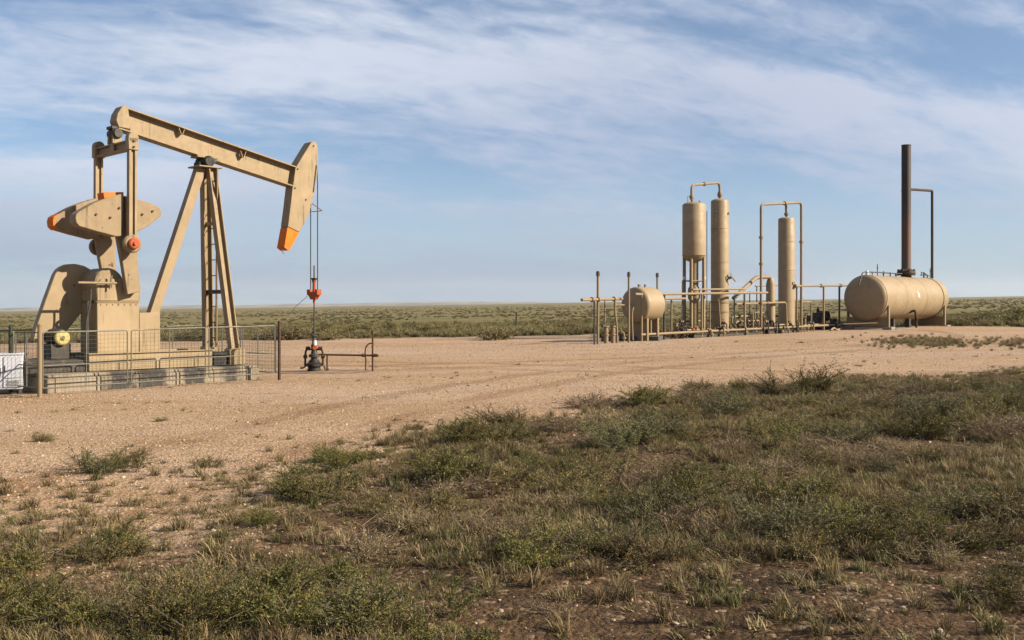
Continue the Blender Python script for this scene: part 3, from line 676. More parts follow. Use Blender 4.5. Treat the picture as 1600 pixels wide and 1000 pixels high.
v_ = MB(); v_.tube([(-.4,-.1,Zb(332)),(-.62,-.15,Zb(332)),(-.62,-.15,Zb(346)),(-.4,-.1,Zb(346))], .016, 6); v_.tube([(-.4,-.1,Zb(397)),(-.65,-.2,Zb(397)),(-.65,-.2,Zb(364))], .016, 6); v_.build('level_gauge', DKST, TB)
MB().lathe([(0,0),(.06,0),(.06,.05),(0,.05)], (.08,-tb[3],Zb(334)), (0,-1,0), 12).build('hand_hole', TANP, TB)
TC, tcc = tower(1228.8, -.35, 339, 343, 12.6, 'slim tan tower vessel standing inside the tall pipe loop', (511,))
v_ = MB(); v_.tube([(-tcc[3]+.02,-.1,tcc[4](347)),(-tcc[3]-.1,-.12,tcc[4](347))], .025, 8); v_.build('side_nozzle', DKST, TC)

def pipe_thing(name, label, pts, r, mat, fil=.18, cat='pipe', grp=None, joints=()):
    """pts are (px, py, b); the first point fixes the base"""
    bx, by = fw(fa(pts[0][0], pts[0][2]), pts[0][2]); g = G(bx, by)
    w = []
    for px, py, b in pts:
        x, y = fw(fa(px, b), b)
        z = (475-py)/F*y + EYE if py is not None else G(x, y) - .1
        w.append((x-bx, y-by, z-g))
    o = MB().tube(w, r, 10, fil).build(name, mat); o.location = (bx, by, g)
    tag(o, label, cat, grp)
    for i, t in joints:
        p = Vector(w[i]).lerp(Vector(w[i+1]), t); d = Vector(w[i+1]) - Vector(w[i])
        MB().lathe([(0,-.05),(r*1.7,-.05),(r*1.7,.05),(0,.05)], p, d, 12).build('pipe_joint', mat, o)
    return o
pipe_thing('overhead_pipe', 'arched tan pipe joining the tops of the vessel on legs and the tall tower', [(1080.5,312,-.55),(1080.5,289,-.55),(1124.5,285.5,-.6),(1124.5,306,-.6)], .055, TANP, .25, joints=((1,.45),(0,.2),(2,.8)))
pipe_thing('pipe_loop', 'tall tan pipe loop rising either side of the slim tower', [(1189.2,None,.12),(1189.2,319.5,.12),(1252,316.5,.12),(1252,None,.12)], .062, TANP, .22, joints=((0,.55),(0,.75),(1,.58),(2,.3),(0,.25)))
pipe_thing('drop_pipe', 'short tan drop pipe from the pipe loop into the slim tower top', [(1228,318,-.05),(1228.3,326,-.2),(1228.6,336,-.35)], .055, TANP, 0)
pipe_thing('elbow_pipe', 'fat tan pipe bending over from a sloping run into an upright column', [(1146,466,-.35),(1182,433,-.35),(1204,432.5,-.35),(1204,450,-.35)], .10, TANP, .3)
def fat_column():
    x, y, g = floc(1204, -.35); o = thing('pipe_column', (x, y, g), 'thick tan upright column under the bent pipe', 'column'); r = 7*mpp(1204, -.35); Z = lambda py: fz(1204, py, -.35)-g
    MB().lathe([(0,-.05),(r,-.05),(r,Z(444)),(r*.8,Z(438)),(r*.5,Z(434)),(0,Z(434))], n=24).build('shell', TANF, o)
    for py in (474, 504): MB().lathe([(r+.001,Z(py)-.04),(r+.03,Z(py)-.035),(r+.03,Z(py)+.035),(r+.001,Z(py)+.04)], n=24).build('strap', TANP, o)
fat_column()
# guard rails and risers along the front of the row
pipe_thing('guard_rail', 'long tan pipe rail low along the front of the vessels', [(1001,523,.12),(1340,505.8,.12)], .055, TANP, 0, 'rail')
pipe_thing('guard_rail', 'tan pipe rail at head height in front of the round separator', [(992,459.5,.2),(1003,460,.12),(1199,457.2,.12)], .055, TANP, 0, 'rail')
pipe_thing('guard_rail', 'tan pipe rail crossing in front of the tall tower', [(1082,452.5,-.05),(1162,451.5,-.05)], .045, TANP, 0, 'rail')
def rail_post(px, b, ptop, label, r=.05, mat=TANP):
    return pipe_thing('rail_post', label, [(px, None, b), (px, ptop, b)], r, mat, 0, 'post', 'pipe posts of the plant rails')
rail_post(1002.5, .115, 461, 'tan pipe post at the end of the head-height rail')
rail_post(1016.5, .0, 463, 'tan pipe post in front of the round separator shell', .055)
rail_post(1096.5, .12, 459, 'tan pipe post in front of the vessel on legs', .052)
rail_post(1163.5, .115, 459, 'tan pipe post under the sloping pipe run', .055)
rail_post(1287, .12, 447.5, 'tan pipe post between the pipe loop and the big tank')
rail_post(1311.5, .12, 447.5, 'dark tan pipe post close to the big tank end', .05, DKST)
rail_post(1245, .0, 447.5, 'tan pipe post just inside the pipe loop', .045)
pipe_thing('header_pipe', 'tan header pipe running level toward the big tank', [(1243,447,.12),(1325,446,.12)], .055, TANP, 0, joints=((0,.0),(0,.47),(0,.85)))
pipe_thing('mid_pipe', 'tan pipe turning down in front of the slim tower base', [(1150,475,.02),(1228,472.5,.02),(1229.5,None,.02)], .048, TANP, .18, joints=((0,.62),))
pipe_thing('mid_pipe', 'short tan pipe turning down beyond the pipe loop', [(1250,472,-.1),(1267.5,472,-.1),(1267.5,None,-.1)], .042, TANP, .15)
pipe_thing('riser_pipe', 'dark upright pipe beside the tall tower base', [(1147.5,None,-.1),(1147.5,464,-.1),(1157,458,-.15)], .04, DKST, .15)
pipe_thing('riser_pipe', 'thin tan upright pipe between tower and vessel on legs', [(1109.5,None,-.2),(1109,472,-.2)], .03, TANP, 0)
pipe_thing('riser_pipe', 'thin curved tan pipe in front of the tall tower', [(1126,None,.0),(1125,500,.0),(1122.5,467,.0)], .032, TANP, .3)
pipe_thing('riser_pipe', 'thin tan upright pipe right of the sloping run, low', [(1176.5,None,.05),(1176.5,490,.05)], .035, TANP, 0)
pipe_thing('riser_pipe', 'thin tan upright pipe with bent top near the fat column', [(1179.5,None,-.5),(1179.5,488,-.5),(1196,488,-.5)], .03, TANP, .1)
pipe_thing('vent_line', 'thin dark vent line up the side of the vessel on legs', [(1104.5,None,-.4),(1104.5,330,-.4)], .018, DKST, 0)
pipe_thing('vent_line', 'thin dark line left of the vessel on legs', [(1066,None,-.5),(1066,438,-.5)], .02, DKST, 0)
pipe_thing('back_rail', 'thin far pipe rail behind the fat column', [(1180,447,-3.),(1215,446,-3.)], .04, TANP, 0, 'rail')
rail_post(1182.5, -3., 446, 'thin dark post behind the fat column', .03, DKST)
rail_post(1171.5, -3., 455, 'thin dark post far behind the sloping pipe', .03, DKST)
# valves and fittings on the ground between the vessels
CL = [(1068,.05,'under the vessel on legs, front'),(1079,-.3,'by the drain column'),(1090,-.2,'right of the drain column'),(1117,-.0,'by the tall tower skirt'),(1136,.1,'right of the tall tower skirt'),(1150,.1,'behind the low rail, past the tall tower'),(1159,-.9,'deep behind the sloping pipe'),(1166,.2,'under the mid pipe'),(1181,.1,'left of the fat column'),(1198,-.9,'behind the fat column'),(1209,.0,'right of the fat column'),(1236,-.8,'behind the slim tower'),(1262,.1,'past the pipe loop, front'),(975,-.2,'under the round separator'),(1008,-.1,'under the round separator, right')]
vspots = [(p, b) for p, b, _ in CL] + [(1062,-.7),(1073,.0),(1104,-.05),(1112,.3),(1131,.35),(1143,-.2),(1154,-.5),(1170,-.2),(1186,-.45),(1193,.2),(1213,.25),(1222,.35),(1245,.35),(1258,-.5),(1056,-.2)]
near_ = [t for _, _, t in CL] + ['left of the vessel on legs', 'under the vessel on legs', 'between the vessel on legs and the tall tower', 'at the foot of the tall tower', 'in front of the tall tower strap', 'right of the tall tower', 'by the dark upright pipe', 'under the sloping pipe run', 'behind the pipe loop upright', 'at the foot of the fat column', 'between the fat column and slim tower', 'in front of the slim tower', 'right of the slim tower skirt', 'beyond the pipe loop', 'between the separator and the vessel on legs']
random.seed(11)
for (px, b), nl in zip(vspots, near_):
    x, y, g = floc(px, b); h = random.uniform(.25, .6)
    o = thing('valve', (x, y, g), 'small pipe valve and elbow ' + nl, 'valve', random.uniform(0, 3), 'valves low among the plant pipes')
    mt = random.choice([TANP, TANP, DKST, RUSTW])
    MB().tube([(0,0,-.1),(0,0,h),(.35,0,h),(.35,0,-.1)], .04, 8, .1).build('elbow', mt, o)
    q = MB(); valve(q, (.17,0,h), (1,0,0), .07); q.build('valve_body', random.choice([TANP, DKST, RUSTW]), o)
    q = MB(); q.lathe([(0,-.04),(.09,-.04),(.09,.04),(0,.04)], (0,0,h*.4), (0,0,1), 10); q.build('flange', mt, o)
rng2 = random.Random(21)
for k, (p0, p1, b, z, lb) in enumerate(((1060,1100,-.15,.35,'low pipe run under the vessel on legs'),(1058,1112,-.9,.7,'knee-high pipe run behind the vessel on legs'),(1098,1150,-.05,.28,'low pipe run at the foot of the tall tower'),(1140,1196,-.2,.45,'low pipe run between the tall tower and fat column'),(1144,1192,-.75,.85,'hip-high pipe run behind the sloping pipe'),(1150,1186,-.5,.62,'second pipe run behind the sloping pipe'),(1206,1250,-.05,.4,'low pipe run at the foot of the slim tower'),(1210,1262,-.9,.8,'hip-high pipe run behind the slim tower'),(1256,1310,-.3,.3,'low pipe run toward the big tank'))):
    x0, y0 = fw(fa(p0, b), b); x1, y1 = fw(fa(p1, b), b); g0 = G(x0, y0); ln = math.hypot(x1-x0, y1-y0); mt = rng2.choice([TANP, TANP, RUSTW, DKST])
    o = thing('pipe_run', (x0, y0, g0), 'tan and brown ' + lb, 'pipe', math.atan2(y1-y0, x1-x0), 'low pipe runs of the plant')
    MB().tube([(0,0,-.1),(0,0,z),(ln,0,z+K*(x1-x0)),(ln,0,-.1)], .045, 8, .12).build('line_pipe', mt, o)
    for j in range(3):
        xx = ln*(.2+.3*j)+rng2.uniform(-.1, .1); MB().lathe([(0,-.04),(.085,-.04),(.085,.04),(0,.04)], (xx,0,z+K*(x1-x0)*xx/ln), (1,0,0), 10).build('flange', rng2.choice([TANP, DKST, RUSTW]), o)
    xx = ln*rng2.uniform(.35, .65); q = MB(); valve(q, (xx,0,z+K*(x1-x0)*xx/ln), (1,0,0), .075); q.build('valve_body', rng2.choice([DKST, RUSTW, REDOR]), o)
    MB().tube([(ln*.5,0,-.1),(ln*.5,0,z)], .03, 6).build('support_leg', DKST, o)
# dark engine-driven pump beyond the loop
x, y, g = floc(1281, -1.2)
o = thing('pump_engine', (x, y, g), 'dark engine-driven pump on skids beyond the pipe loop', 'pump')
MB().box(-.8,.8,-.4,.4,.0,.16).build('skid', BLACK, o, .01); MB().box(-.5,.2,-.28,.28,.162,.9).build('engine_block', DKST, o, .04)
MB().lathe([(0,-.3),(.24,-.25),(.28,-.2),(.28,.2),(.24,.25),(0,.25)], (.25,-.1,.72), (0,-1,0), 24).build('flywheel_guard', BLACK, o)
MB().lathe([(0,0),(.08,0),(.08,.2),(.04,.22),(.04,.3),(0,.3)], (-.2,0,.9), (0,0,1), 14).build('muffler', BLACK, o)
MB().box(-.78,-.52,-.3,.3,.162,.75).build('radiator', DARKG, o, .02)
x, y, g = floc(1302, .0)
o = thing('small_pump', (x, y, g), 'small black pump low beside the big tank end', 'pump'); MB().lathe([(0,0),(.17,0),(.2,.1),(.2,.35),(.12,.42),(0,.42)], (0,0,.0), n=14).build('casing', BLACK, o); MB().lathe([(0,-.25),(.1,-.25),(.1,.25),(0,.25)], (0,0,.5), (1,0,0), 12).build('motor', BLACK, o)
MB().tube([(0,-.2,.2),(.3,-.5,.35),(.55,-.7,.0)], .035, 6, .2).build('hose', TANP, o)

for px, b, ln, wd_, lb in ((1062, -.6, 5.4, 1.5, 'dark skid frame added for shade and clutter under the vessel on legs and tall tower'), (1180, -.45, 3.6, 1.3, 'dark skid frame added for shade and clutter under the slim tower')):
    x, y, g = floc(px, b); o = thing('added_dark_skid', (x, y, g), lb, 'skid')  # added dark skids, for shadow under the rails and black equipment
    for sy in (-wd_/2, wd_/2): MB().ibeam((0, sy, .10), (ln, sy, .10), .2, .12, .02, .02).build('runner', DKST, o)
    for k in range(5): MB().box(ln*k/4-.04+(.05 if k == 0 else -.05 if k == 4 else 0), ln*k/4+.04+(.05 if k == 0 else -.05 if k == 4 else 0), -wd_/2+.07, wd_/2-.07, .03, .16).build('cross_member', BLACK, o)
# round separator lying end-on
def drum(px, py, b, rpx, ln, label, name, headmat=TANF, hd=.30):
    x, y = fw(fa(px, b), b); g = G(x, y); m = y/F; r = rpx*m; zc_ = (475-py)/F*y + EYE - g
    o = thing(name, (x, y, g), label, 'tank')
    MB().lathe([(r*.999,0),(r,.0),(r,ln),(r*.999,ln)], (0,0,zc_), (1,0,0), 48).build('shell', TANF, o)
    n = 7
    for a0, sg in ((0,-1),(ln,1)):
        pr = [(r*math.cos(math.pi/2*k/n)**.8 if k < n else 0., a0 + sg*(r*hd*math.sin(math.pi/2*k/n)+.001)) for k in range(n+1)]
        MB().lathe(pr, (0,0,zc_), (1,0,0), 48).build('end_head', TANF, o)
    return o, r, zc_, (x, y, g)
SP, sr, sz, sl = drum(993.5, 476.2, -.3, 27.8, 1.0, 'small round tan separator drum lying end-on behind pipe posts', 'separator_drum')
for xx in (.15, .85):
    MB().box(xx-.06, xx+.06, -sr*.7, sr*.7, .0, sz-sr*.75).build('saddle', TANP, SP, .01)
q = MB(); q.lathe([(0,0),(.06,0),(.06,.03),(0,.03)], (-sr*.44,.0,sz), (-1,0,0), 12); q.build('head_plug', TANP, SP)
q = MB()
for xx, yy in ((.2,0),(.45,.15),(.62,0)): q.lathe([(0,0),(.045,0),(.045,.1),(.06,.1),(.06,.13),(0,.13)], (xx,yy,sz+sr*.97), n=10)
q.build('top_nozzle', TANP, SP)
MB().tube([(-.42,-.2,sz-.1),(-.5,-.2,sz-.3),(-.5,-.2,sz-.75),(-.45,-.2,.05)], .035, 8, .1).build('drain_pipe', TANP, SP)
# concrete blocks at the left end
CON2 = concrete('weathered_concrete', (.33, .29, .235)); CON3 = concrete('dark_concrete', (.12, .105, .09))
def block(px0, px1, pyb, h, dep, mat, label, grp='concrete footings of the plant'):
    x0, y0 = gpx(px0, pyb); x1, y1 = gpx(px1, pyb); o = MB().box(0, math.hypot(x1-x0, y1-y0), 0, dep, -.15, h).build('concrete_footing', mat, None, .02)
    o.location = (x0, y0, G(x0, y0)); o.rotation_euler = (0, 0, math.atan2(y1-y0, x1-x0)); return tag(o, label, 'footing', grp)
block(939, 964, 533.6, .24, .5, CON3, 'dark concrete footing under the left riser pipes')
block(968, 1029, 532.6, .22, .7, CON3, 'long dark concrete footing under the round separator')
block(1038, 1049, 528, .22, .4, CON2, 'small pale concrete footing right of the round separator')
# left risers
def riser(px, b, top, label, r=.045, mat=TANP, bot=None, capped=True):
    o = pipe_thing('riser_pipe', label, [(px, bot, b), (px, top, b)], r, mat, 0, 'pipe', 'upright pipes at the left end of the plant')
    if capped:
        zt = fz(px, top, b) - o.location.z; MB().lathe([(0,0),(r*1.5,0),(r*1.5,.12),(r*1.1,.19),(0,.2)], (0,0,zt-.06), n=10).build('cap', DKST, o)
    return o
riser(934.3, .35, 429, 'tall capped tan pipe standing at the far left of the plant', .05)
riser(982.5, .55, 430, 'tall capped tan pipe beside the round separator face', .045)
riser(1027, -1.2, 431, 'tall capped tan pipe behind the round separator', .045)
riser(928.7, .45, 468, 'dark thin post under the left end of the header', .035, DKST, capped=False)
riser(945, -.2, 470, 'thin tan pipe with valve left of the separator', .03, TANP, capped=False)
riser(1037.8, .0, 459, 'dark tan pipe right of the round separator', .05, DKST, capped=False)
riser(1049, -.4, 468, 'thin tan pipe further right of the round separator', .04, TANP, capped=False)
pipe_thing('riser_pipe', 'tan pipe with a crooked lower half left of the separator', [(964,None,.3),(964,510,.3),(961,490,.3),(961,468,.3)], .045, TANP, .3, 'pipe', 'upright pipes at the left end of the plant')
pipe_thing('header_pipe', 'tan header pipe sticking out at the left end of the plant', [(909,468.6,.45),(972,467,.2)], .06, TANP, 0, joints=((0,.25),(0,.4),(0,.8)))
pipe_thing('header_pipe', 'short tan pipe behind the separator reaching the vessel on legs', [(1030,467,-.4),(1071,466.5,-.5)], .055, TANP, 0)
pipe_thing('cross_pipe', 'short tan cross pipe on the separator face', [(961,476.5,.3),(975,476.5,.0)], .03, TANP, 0)
pipe_thing('cross_pipe', 'low dark cross pipe left of the separator', [(941,510,.1),(961,509.5,.1)], .05, DKST, 0)
for px, b, nl in ((947, .1, 'left riser pipes'), (958, .2, 'crooked riser pipe'), (1056, -.5, 'drain column, left side')):
    x, y, g = floc(px, b); o = thing('valve', (x, y, g), 'small upright valve beside the ' + nl, 'valve', .4, 'valves low among the plant pipes')
    MB().lathe([(0,-.1),(.09,-.1),(.09,.3),(.12,.31),(.12,.36),(.08,.37),(.1,.5),(.08,.62),(.12,.63),(.12,.67),(0,.67)], n=12).build('valve_body', random.choice([TANP, RUSTW]), o)
    MB().lathe([(.07,.8),(.11,.8),(.11,.82),(.07,.82)], n=12).build('hand_wheel', DKST, o); MB().tube([(0,0,.67),(0,0,.83)], .015, 6).build('stem', DKST, o)

# big storage tank with flare stack
TBB = 1.4
BT, br_, bz_, bl = drum(1352.5, 465.3, TBB, 35.3, 7.7, 'large tan horizontal storage tank with a tall flare stack on top', 'storage_tank')
def ta(px, t=0.):                                     # distance along the tank axis that shows at a photo column
    return fa(px, TBB + t) - fa(1352.5, TBB)
for xx in (.02, 7.05): MB().lathe([(br_+.001,xx-.04),(br_+.016,xx-.035),(br_+.016,xx+.035),(br_+.001,xx+.04)], (0,0,bz_), (1,0,0), 48).build('seam_band', TANF if xx < 1 else RUSTW, BT)
for xx in (2.45, 4.9): MB().lathe([(br_+.001,xx-.02),(br_+.009,xx-.012),(br_+.009,xx+.012),(br_+.001,xx+.02)], (0,0,bz_), (1,0,0), 48).build('weld_seam', TANF, BT)
for xx in (ta(1388, br_*.93), ta(1475.5, br_*.93)):
    for sy in (-1, 1):
        MB().box(xx-.07, xx+.07, sy*br_*.94-.05, sy*br_*.94+.05, .16, bz_-br_*.33).build('saddle_post', TANP, BT, .006)
    MB().box(xx-.1, xx+.1, -br_*.92, br_*.92, .16, bz_-br_*.86).build('saddle', TANP, BT, .01)
    for sy in (-1, 1): MB().box(xx-.22, xx+.22, sy*br_*.95-.25, sy*br_*.95+.25, -.1, .16).build('footing', CON2, BT, .02)
for xx in (2.4, 4.3): MB().box(xx-.1, xx+.1, -.45, -.2, 0, bz_-br_*.96).build('leg', DKST, BT, .01)
MB().box(ta(1388, 1.2)+.5, ta(1475.5, 1.2)+1.2, -br_*.95-.32, -br_*.95-.05, -.1, .07).build('kerb', CON2, BT, .02)
zt = bz_ + br_
sx = ta(1416)
tankD = bl[1] + A*sx; Zs = lambda py: (475-py)/F*tankD + EYE - bl[2]
sk_ = MB(); rs = 7.1*tankD/F
sk_.lathe([(0,zt+.18),(rs,zt+.18),(rs,Zs(300)),(rs+.012,Zs(300)),(rs+.012,Zs(297)),(rs,Zs(297)),(rs,Zs(228)),(rs+.012,Zs(228)),(rs+.012,Zs(226.5)),(rs*.85,Zs(226.5)),(rs*.85,Zs(235)),(0,Zs(235))], (sx,0,0), (0,0,1), 28)
stk = sk_.build('flare_stack', STACK, BT)
MB().lathe([(0,zt-.1),(rs*1.1,zt-.1),(rs*1.1,zt+.08),(rs*1.9,zt+.10),(rs*2.0,zt+.2),(rs*1.85,zt+.32),(rs*1.3,zt+.40),(rs*1.05,zt+.46),(rs*.5,zt+.46)], (sx,0,0), (0,0,1), 24).build('stack_collar', RUSTW, stk)
cb_ = MB()
for k in range(8):
    a = 2*math.pi*k/8; cb_.box(sx+rs*1.75*math.cos(a)-.04, sx+rs*1.75*math.cos(a)+.04, rs*1.75*math.sin(a)-.04, rs*1.75*math.sin(a)+.04, zt+.08, zt+.42)
cb_.build('collar_bolt', RUSTW, stk)
vx = ta(1456.5); vD = bl[1]+A*vx; Zv = lambda py: (475-py)/F*vD + EYE - bl[2]
MB().tube([(vx,0,zt-.05),(vx,0,Zv(298)),(sx+rs,0,Zs(295))], .075, 10, .12).build('vent_pipe', RUSTW, BT)
MB().lathe([(0,-.05),(.11,-.05),(.11,.05),(0,.05)], (sx+rs+.08,0,Zs(295)), (1,0,0), 12).build('vent_flange', RUSTW, BT)
MB().tube([(-.75,0,zt-.55),(-.35,0,zt+.12),(.0,0,zt+.18),(sx-.5,0,zt+.16)], .032, 8, .1).build('top_line', DKST, BT)
for px, h, r, mt in ((1354.5,.25,.07,WHITE),(1363,.16,.03,TANP),(1371,.62,.022,DKST),(1380.5,.25,.04,DKST),(1391,.22,.035,DKST),(1400,.18,.05,DKST),(1443.5,.28,.045,DKST),(1449,.2,.03,DKST),(1453.5,.58,.02,DKST)):
    xx = ta(px); MB().lathe([(0,-.05),(r,-.05),(r,h*.6),(r*1.5,h*.62),(r*1.5,h*.75),(r,h*.77),(r*.8,h),(0,h)], (xx,0,zt), (0,0,1), 10).build('top_nozzle', mt, BT)
MB().tube([(ta(1440),0,zt+.12),(ta(1442),.1,zt+.32),(ta(1447),.1,zt+.3),(ta(1449),0,zt+.1)], .03, 6, .1).build('gooseneck', DKST, BT)
MB().tube([(ta(1438),0,zt+.13),(ta(1455),0,zt+.12)], .025, 6).build('top_line', DKST, BT)
# small white placard riveted to the shell
th = math.asin(max(-1, min(1, .30))); xx = ta(1434.5, br_*.95)
pm_ = MB()
ang0 = R(6); 
for k, (dx0, dx1, a0, a1) in enumerate(((-.11,.11,R(4),R(13)), (-.13,-.03,R(14),R(18)), (.02,.12,R(0),R(3.4)))):
    rr = br_+.006
    pm_.add([(xx+dx0, -rr*math.cos(a0), bz_+rr*math.sin(a0)), (xx+dx1, -rr*math.cos(a0), bz_+rr*math.sin(a0)), (xx+dx1, -rr*math.cos(a1), bz_+rr*math.sin(a1)), (xx+dx0, -rr*math.cos(a1), bz_+rr*math.sin(a1))], [(0,1,2,3)])
pm_.build('placard', WHITE, BT)
o = MB(); xx = ta(1430, br_*1.0)
o.tube([(xx,-br_*.72,bz_-br_*.66),(xx,-br_*1.0,bz_-br_*.55),(xx,-br_*1.05,.35),(xx,-br_*1.05,-.05)], .06, 8, .12); dv = o.build('drain_line', RUST, BT)
o = MB(); valve(o, (xx,-br_*1.05,.55), (0,0,1), .09, False); o.tube([(xx-.18,-br_*1.05-.1,.6),(xx+.02,-br_*1.05-.1,.6)], .02, 6); o.build('drain_valve', RUST, dv)
pipe_thing('hose', 'crooked tan pipe stub lying by the big tank end', [(1298,516,1.),(1303,512,1.),(1308,516,.9),(1312,514,.8)], .05, TANP, .2)
pipe_thing('lead_line', 'thin tan line on the ground in front of the big tank end', [(1318,506.5,1.),(1371,505,2.3)], .04, TANP, 0)

# lone far post out on the plain
x, y = (807-800)/F*66, 66.
o = MB().tube([(0,0,-.3),(0,0,1.05)], .06, 8).build('fence_post', DKST); o.location = (x, y, G(x, y)); tag(o, 'lone dark post standing in the far scrub', 'post')
MB().lathe([(0,0),(.075,0),(.06,.05),(0,.06)], (0,0,1.05), n=8).build('post_cap', DKST, o)

# ------------------------------------------------------------------ plants
rng = np.random.default_rng(5)
def mesh_from(name, V, Fc, Cc, mat=FOL):
    me = bpy.data.meshes.new(name); me.from_pydata(V, [], Fc)
    at = me.color_attributes.new('col', 'FLOAT_COLOR', 'POINT'); at.data.foreach_set('color', np.asarray(Cc, dtype=np.float32).ravel())
    me.materials.append(mat); me.update(); return me
def plant(name, h, w, stems, leaves, ll, lw, stemcol, cols, droop=.25, bare=.3, upright=.5, side=2, seed=0, stemw=.004):
    """stems fan out of the root crown, carry side twigs, and leaves sit along the outer part"""
    r = np.random.default_rng(seed); V = []; Fc = []; C = []
    cols = np.asarray(cols); cl = [(np.array([r.normal()*w*.45, r.normal()*w*.45, 0.]), r.uniform(.45, 1.1)) for _ in range(6)]
    def strip(p, q, wd, c):
        d = q-p; s = np.cross(d, r.normal(size=3)); s = s/(np.linalg.norm(s)+1e-9)*wd
        n = len(V); V.extend([tuple(p-s), tuple(p+s), tuple(q+s*.5), tuple(q-s*.5)]); Fc.append((n, n+1, n+2, n+3)); C.extend([(*c, 1)]*4)
    def leaf(p, d, c):
        L_ = ll*r.uniform(.6, 1.35); d = d/(np.linalg.norm(d)+1e-9); s = np.cross(d, r.normal(size=3)); s = s/(np.linalg.norm(s)+1e-9)*lw*r.uniform(.7, 1.2)
        n = len(V); V.extend([tuple(p), tuple(p+d*L_*.45+s), tuple(p+d*L_), tuple(p+d*L_*.45-s)]); Fc.append((n, n+1, n+2, n+3)); C.extend([(*c, 1)]*4)
    for i in range(stems):
        az = r.uniform(0, 2*np.pi); tilt = r.uniform(0, 1)**upright
        cc_, ch = cl[i % 6]; H = h*r.uniform(.5, 1.1)*(1-.35*tilt)*ch; rad = w*.62*tilt*r.uniform(.6, 1.2)
        p0 = cc_*.7 + np.array([r.normal()*w*.08, r.normal()*w*.08, -.02]); p1 = cc_ + np.array([np.cos(az)*rad, np.sin(az)*rad, H])
        pm = p0*.45+p1*.55 + np.array([0, 0, droop*H]) + r.normal(size=3)*w*.07
        ts = np.linspace(0, 1, 6); pts = [(1-t)**2*p0 + 2*t*(1-t)*pm + t*t*p1 for t in ts]
        sc = np.asarray(stemcol)*r.uniform(.7, 1.3)
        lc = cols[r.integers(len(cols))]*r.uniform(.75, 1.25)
        tw = [pts]
        for a, b in zip(pts, pts[1:]): strip(a, b, stemw*r.uniform(.8, 1.3), sc)
        for k in range(side):
            t = r.uniform(.3, .95); q = (1-t)**2*p0 + 2*t*(1-t)*pm + t*t*p1
            e = q + (p1-p0)*r.uniform(.12, .3) + r.normal(size=3)*w*.22*np.array([1, 1, .6]); e[2] = max(e[2], .01)
            strip(q, e, stemw*.6, sc); tw.append([q, e])
        for pt in tw:
            pt = np.asarray(pt); m = max(1, int(leaves*(1. if len(pt) > 2 else .45)))
            for k in range(m):
                t = (bare if len(pt) > 2 else .1) + (1-(bare if len(pt) > 2 else .1))*r.uniform(0, 1); f = t*(len(pt)-1); j = min(int(f), len(pt)-2)
                q = pt[j] + (pt[j+1]-pt[j])*(f-j) + r.normal(size=3)*.006
                d = (pt[j+1]-pt[j]); d = d/(np.linalg.norm(d)+1e-9) + r.normal(size=3)*.7
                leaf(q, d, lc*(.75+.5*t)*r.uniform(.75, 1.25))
    return mesh_from(name, V, Fc, C)
GREEN = [(.145,.148,.030),(.185,.175,.042),(.12,.125,.032),(.25,.205,.052)]
OLIVE = [(.215,.18,.056),(.25,.20,.066),(.175,.158,.056),(.33,.24,.075)]
SAGE  = [(.20,.195,.075),(.235,.218,.090),(.165,.165,.066)]
DRY   = [(.36,.265,.13),(.29,.21,.11),(.42,.31,.15)]
TWIG  = (.27,.20,.13)
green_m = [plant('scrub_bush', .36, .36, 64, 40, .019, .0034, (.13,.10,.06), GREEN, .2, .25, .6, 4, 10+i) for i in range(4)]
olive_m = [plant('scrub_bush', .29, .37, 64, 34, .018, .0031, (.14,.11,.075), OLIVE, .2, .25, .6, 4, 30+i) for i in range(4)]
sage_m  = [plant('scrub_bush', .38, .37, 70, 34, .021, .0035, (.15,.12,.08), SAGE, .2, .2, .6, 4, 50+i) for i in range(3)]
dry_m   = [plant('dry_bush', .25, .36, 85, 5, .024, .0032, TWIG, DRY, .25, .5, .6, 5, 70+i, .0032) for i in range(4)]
def grass(name, h, w, n, cols, seed, wd=.0035):
    r = np.random.default_rng(seed); V = []; Fc = []; C = []; cols = np.asarray(cols)
    for i in range(n):
        az = r.uniform(0, 6.283); H = h*r.uniform(.45, 1.1); rad = w*r.uniform(.15, 1.0); b = np.array([r.normal()*w*.22, r.normal()*w*.22, -.01])
        e = b + np.array([np.cos(az)*rad, np.sin(az)*rad, H]); m = b*.5+e*.5 + np.array([0, 0, H*.22]); s = np.array([-np.sin(az+r.normal()*.6), np.cos(az+r.normal()*.6), 0])*wd*r.uniform(.6, 1.3)
        c = cols[r.integers(len(cols))]*r.uniform(.7, 1.3); k = len(V)
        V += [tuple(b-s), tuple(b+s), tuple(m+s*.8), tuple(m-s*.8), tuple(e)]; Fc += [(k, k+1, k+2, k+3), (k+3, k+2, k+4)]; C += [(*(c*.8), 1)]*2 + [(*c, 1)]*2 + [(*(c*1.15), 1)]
    return mesh_from(name, V, Fc, C)
STRAW = [(.40,.295,.145),(.31,.23,.115),(.25,.185,.095),(.21,.18,.072)]
GREENG = [(.15,.155,.045),(.18,.17,.055),(.22,.19,.08),(.12,.128,.042)]
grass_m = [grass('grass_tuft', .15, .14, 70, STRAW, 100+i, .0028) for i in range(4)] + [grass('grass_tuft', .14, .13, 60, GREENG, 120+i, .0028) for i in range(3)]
low_m = [grass('ground_herb', .05, .10, 45, STRAW+GREENG[:2], 140+i, .003) for i in range(3)]

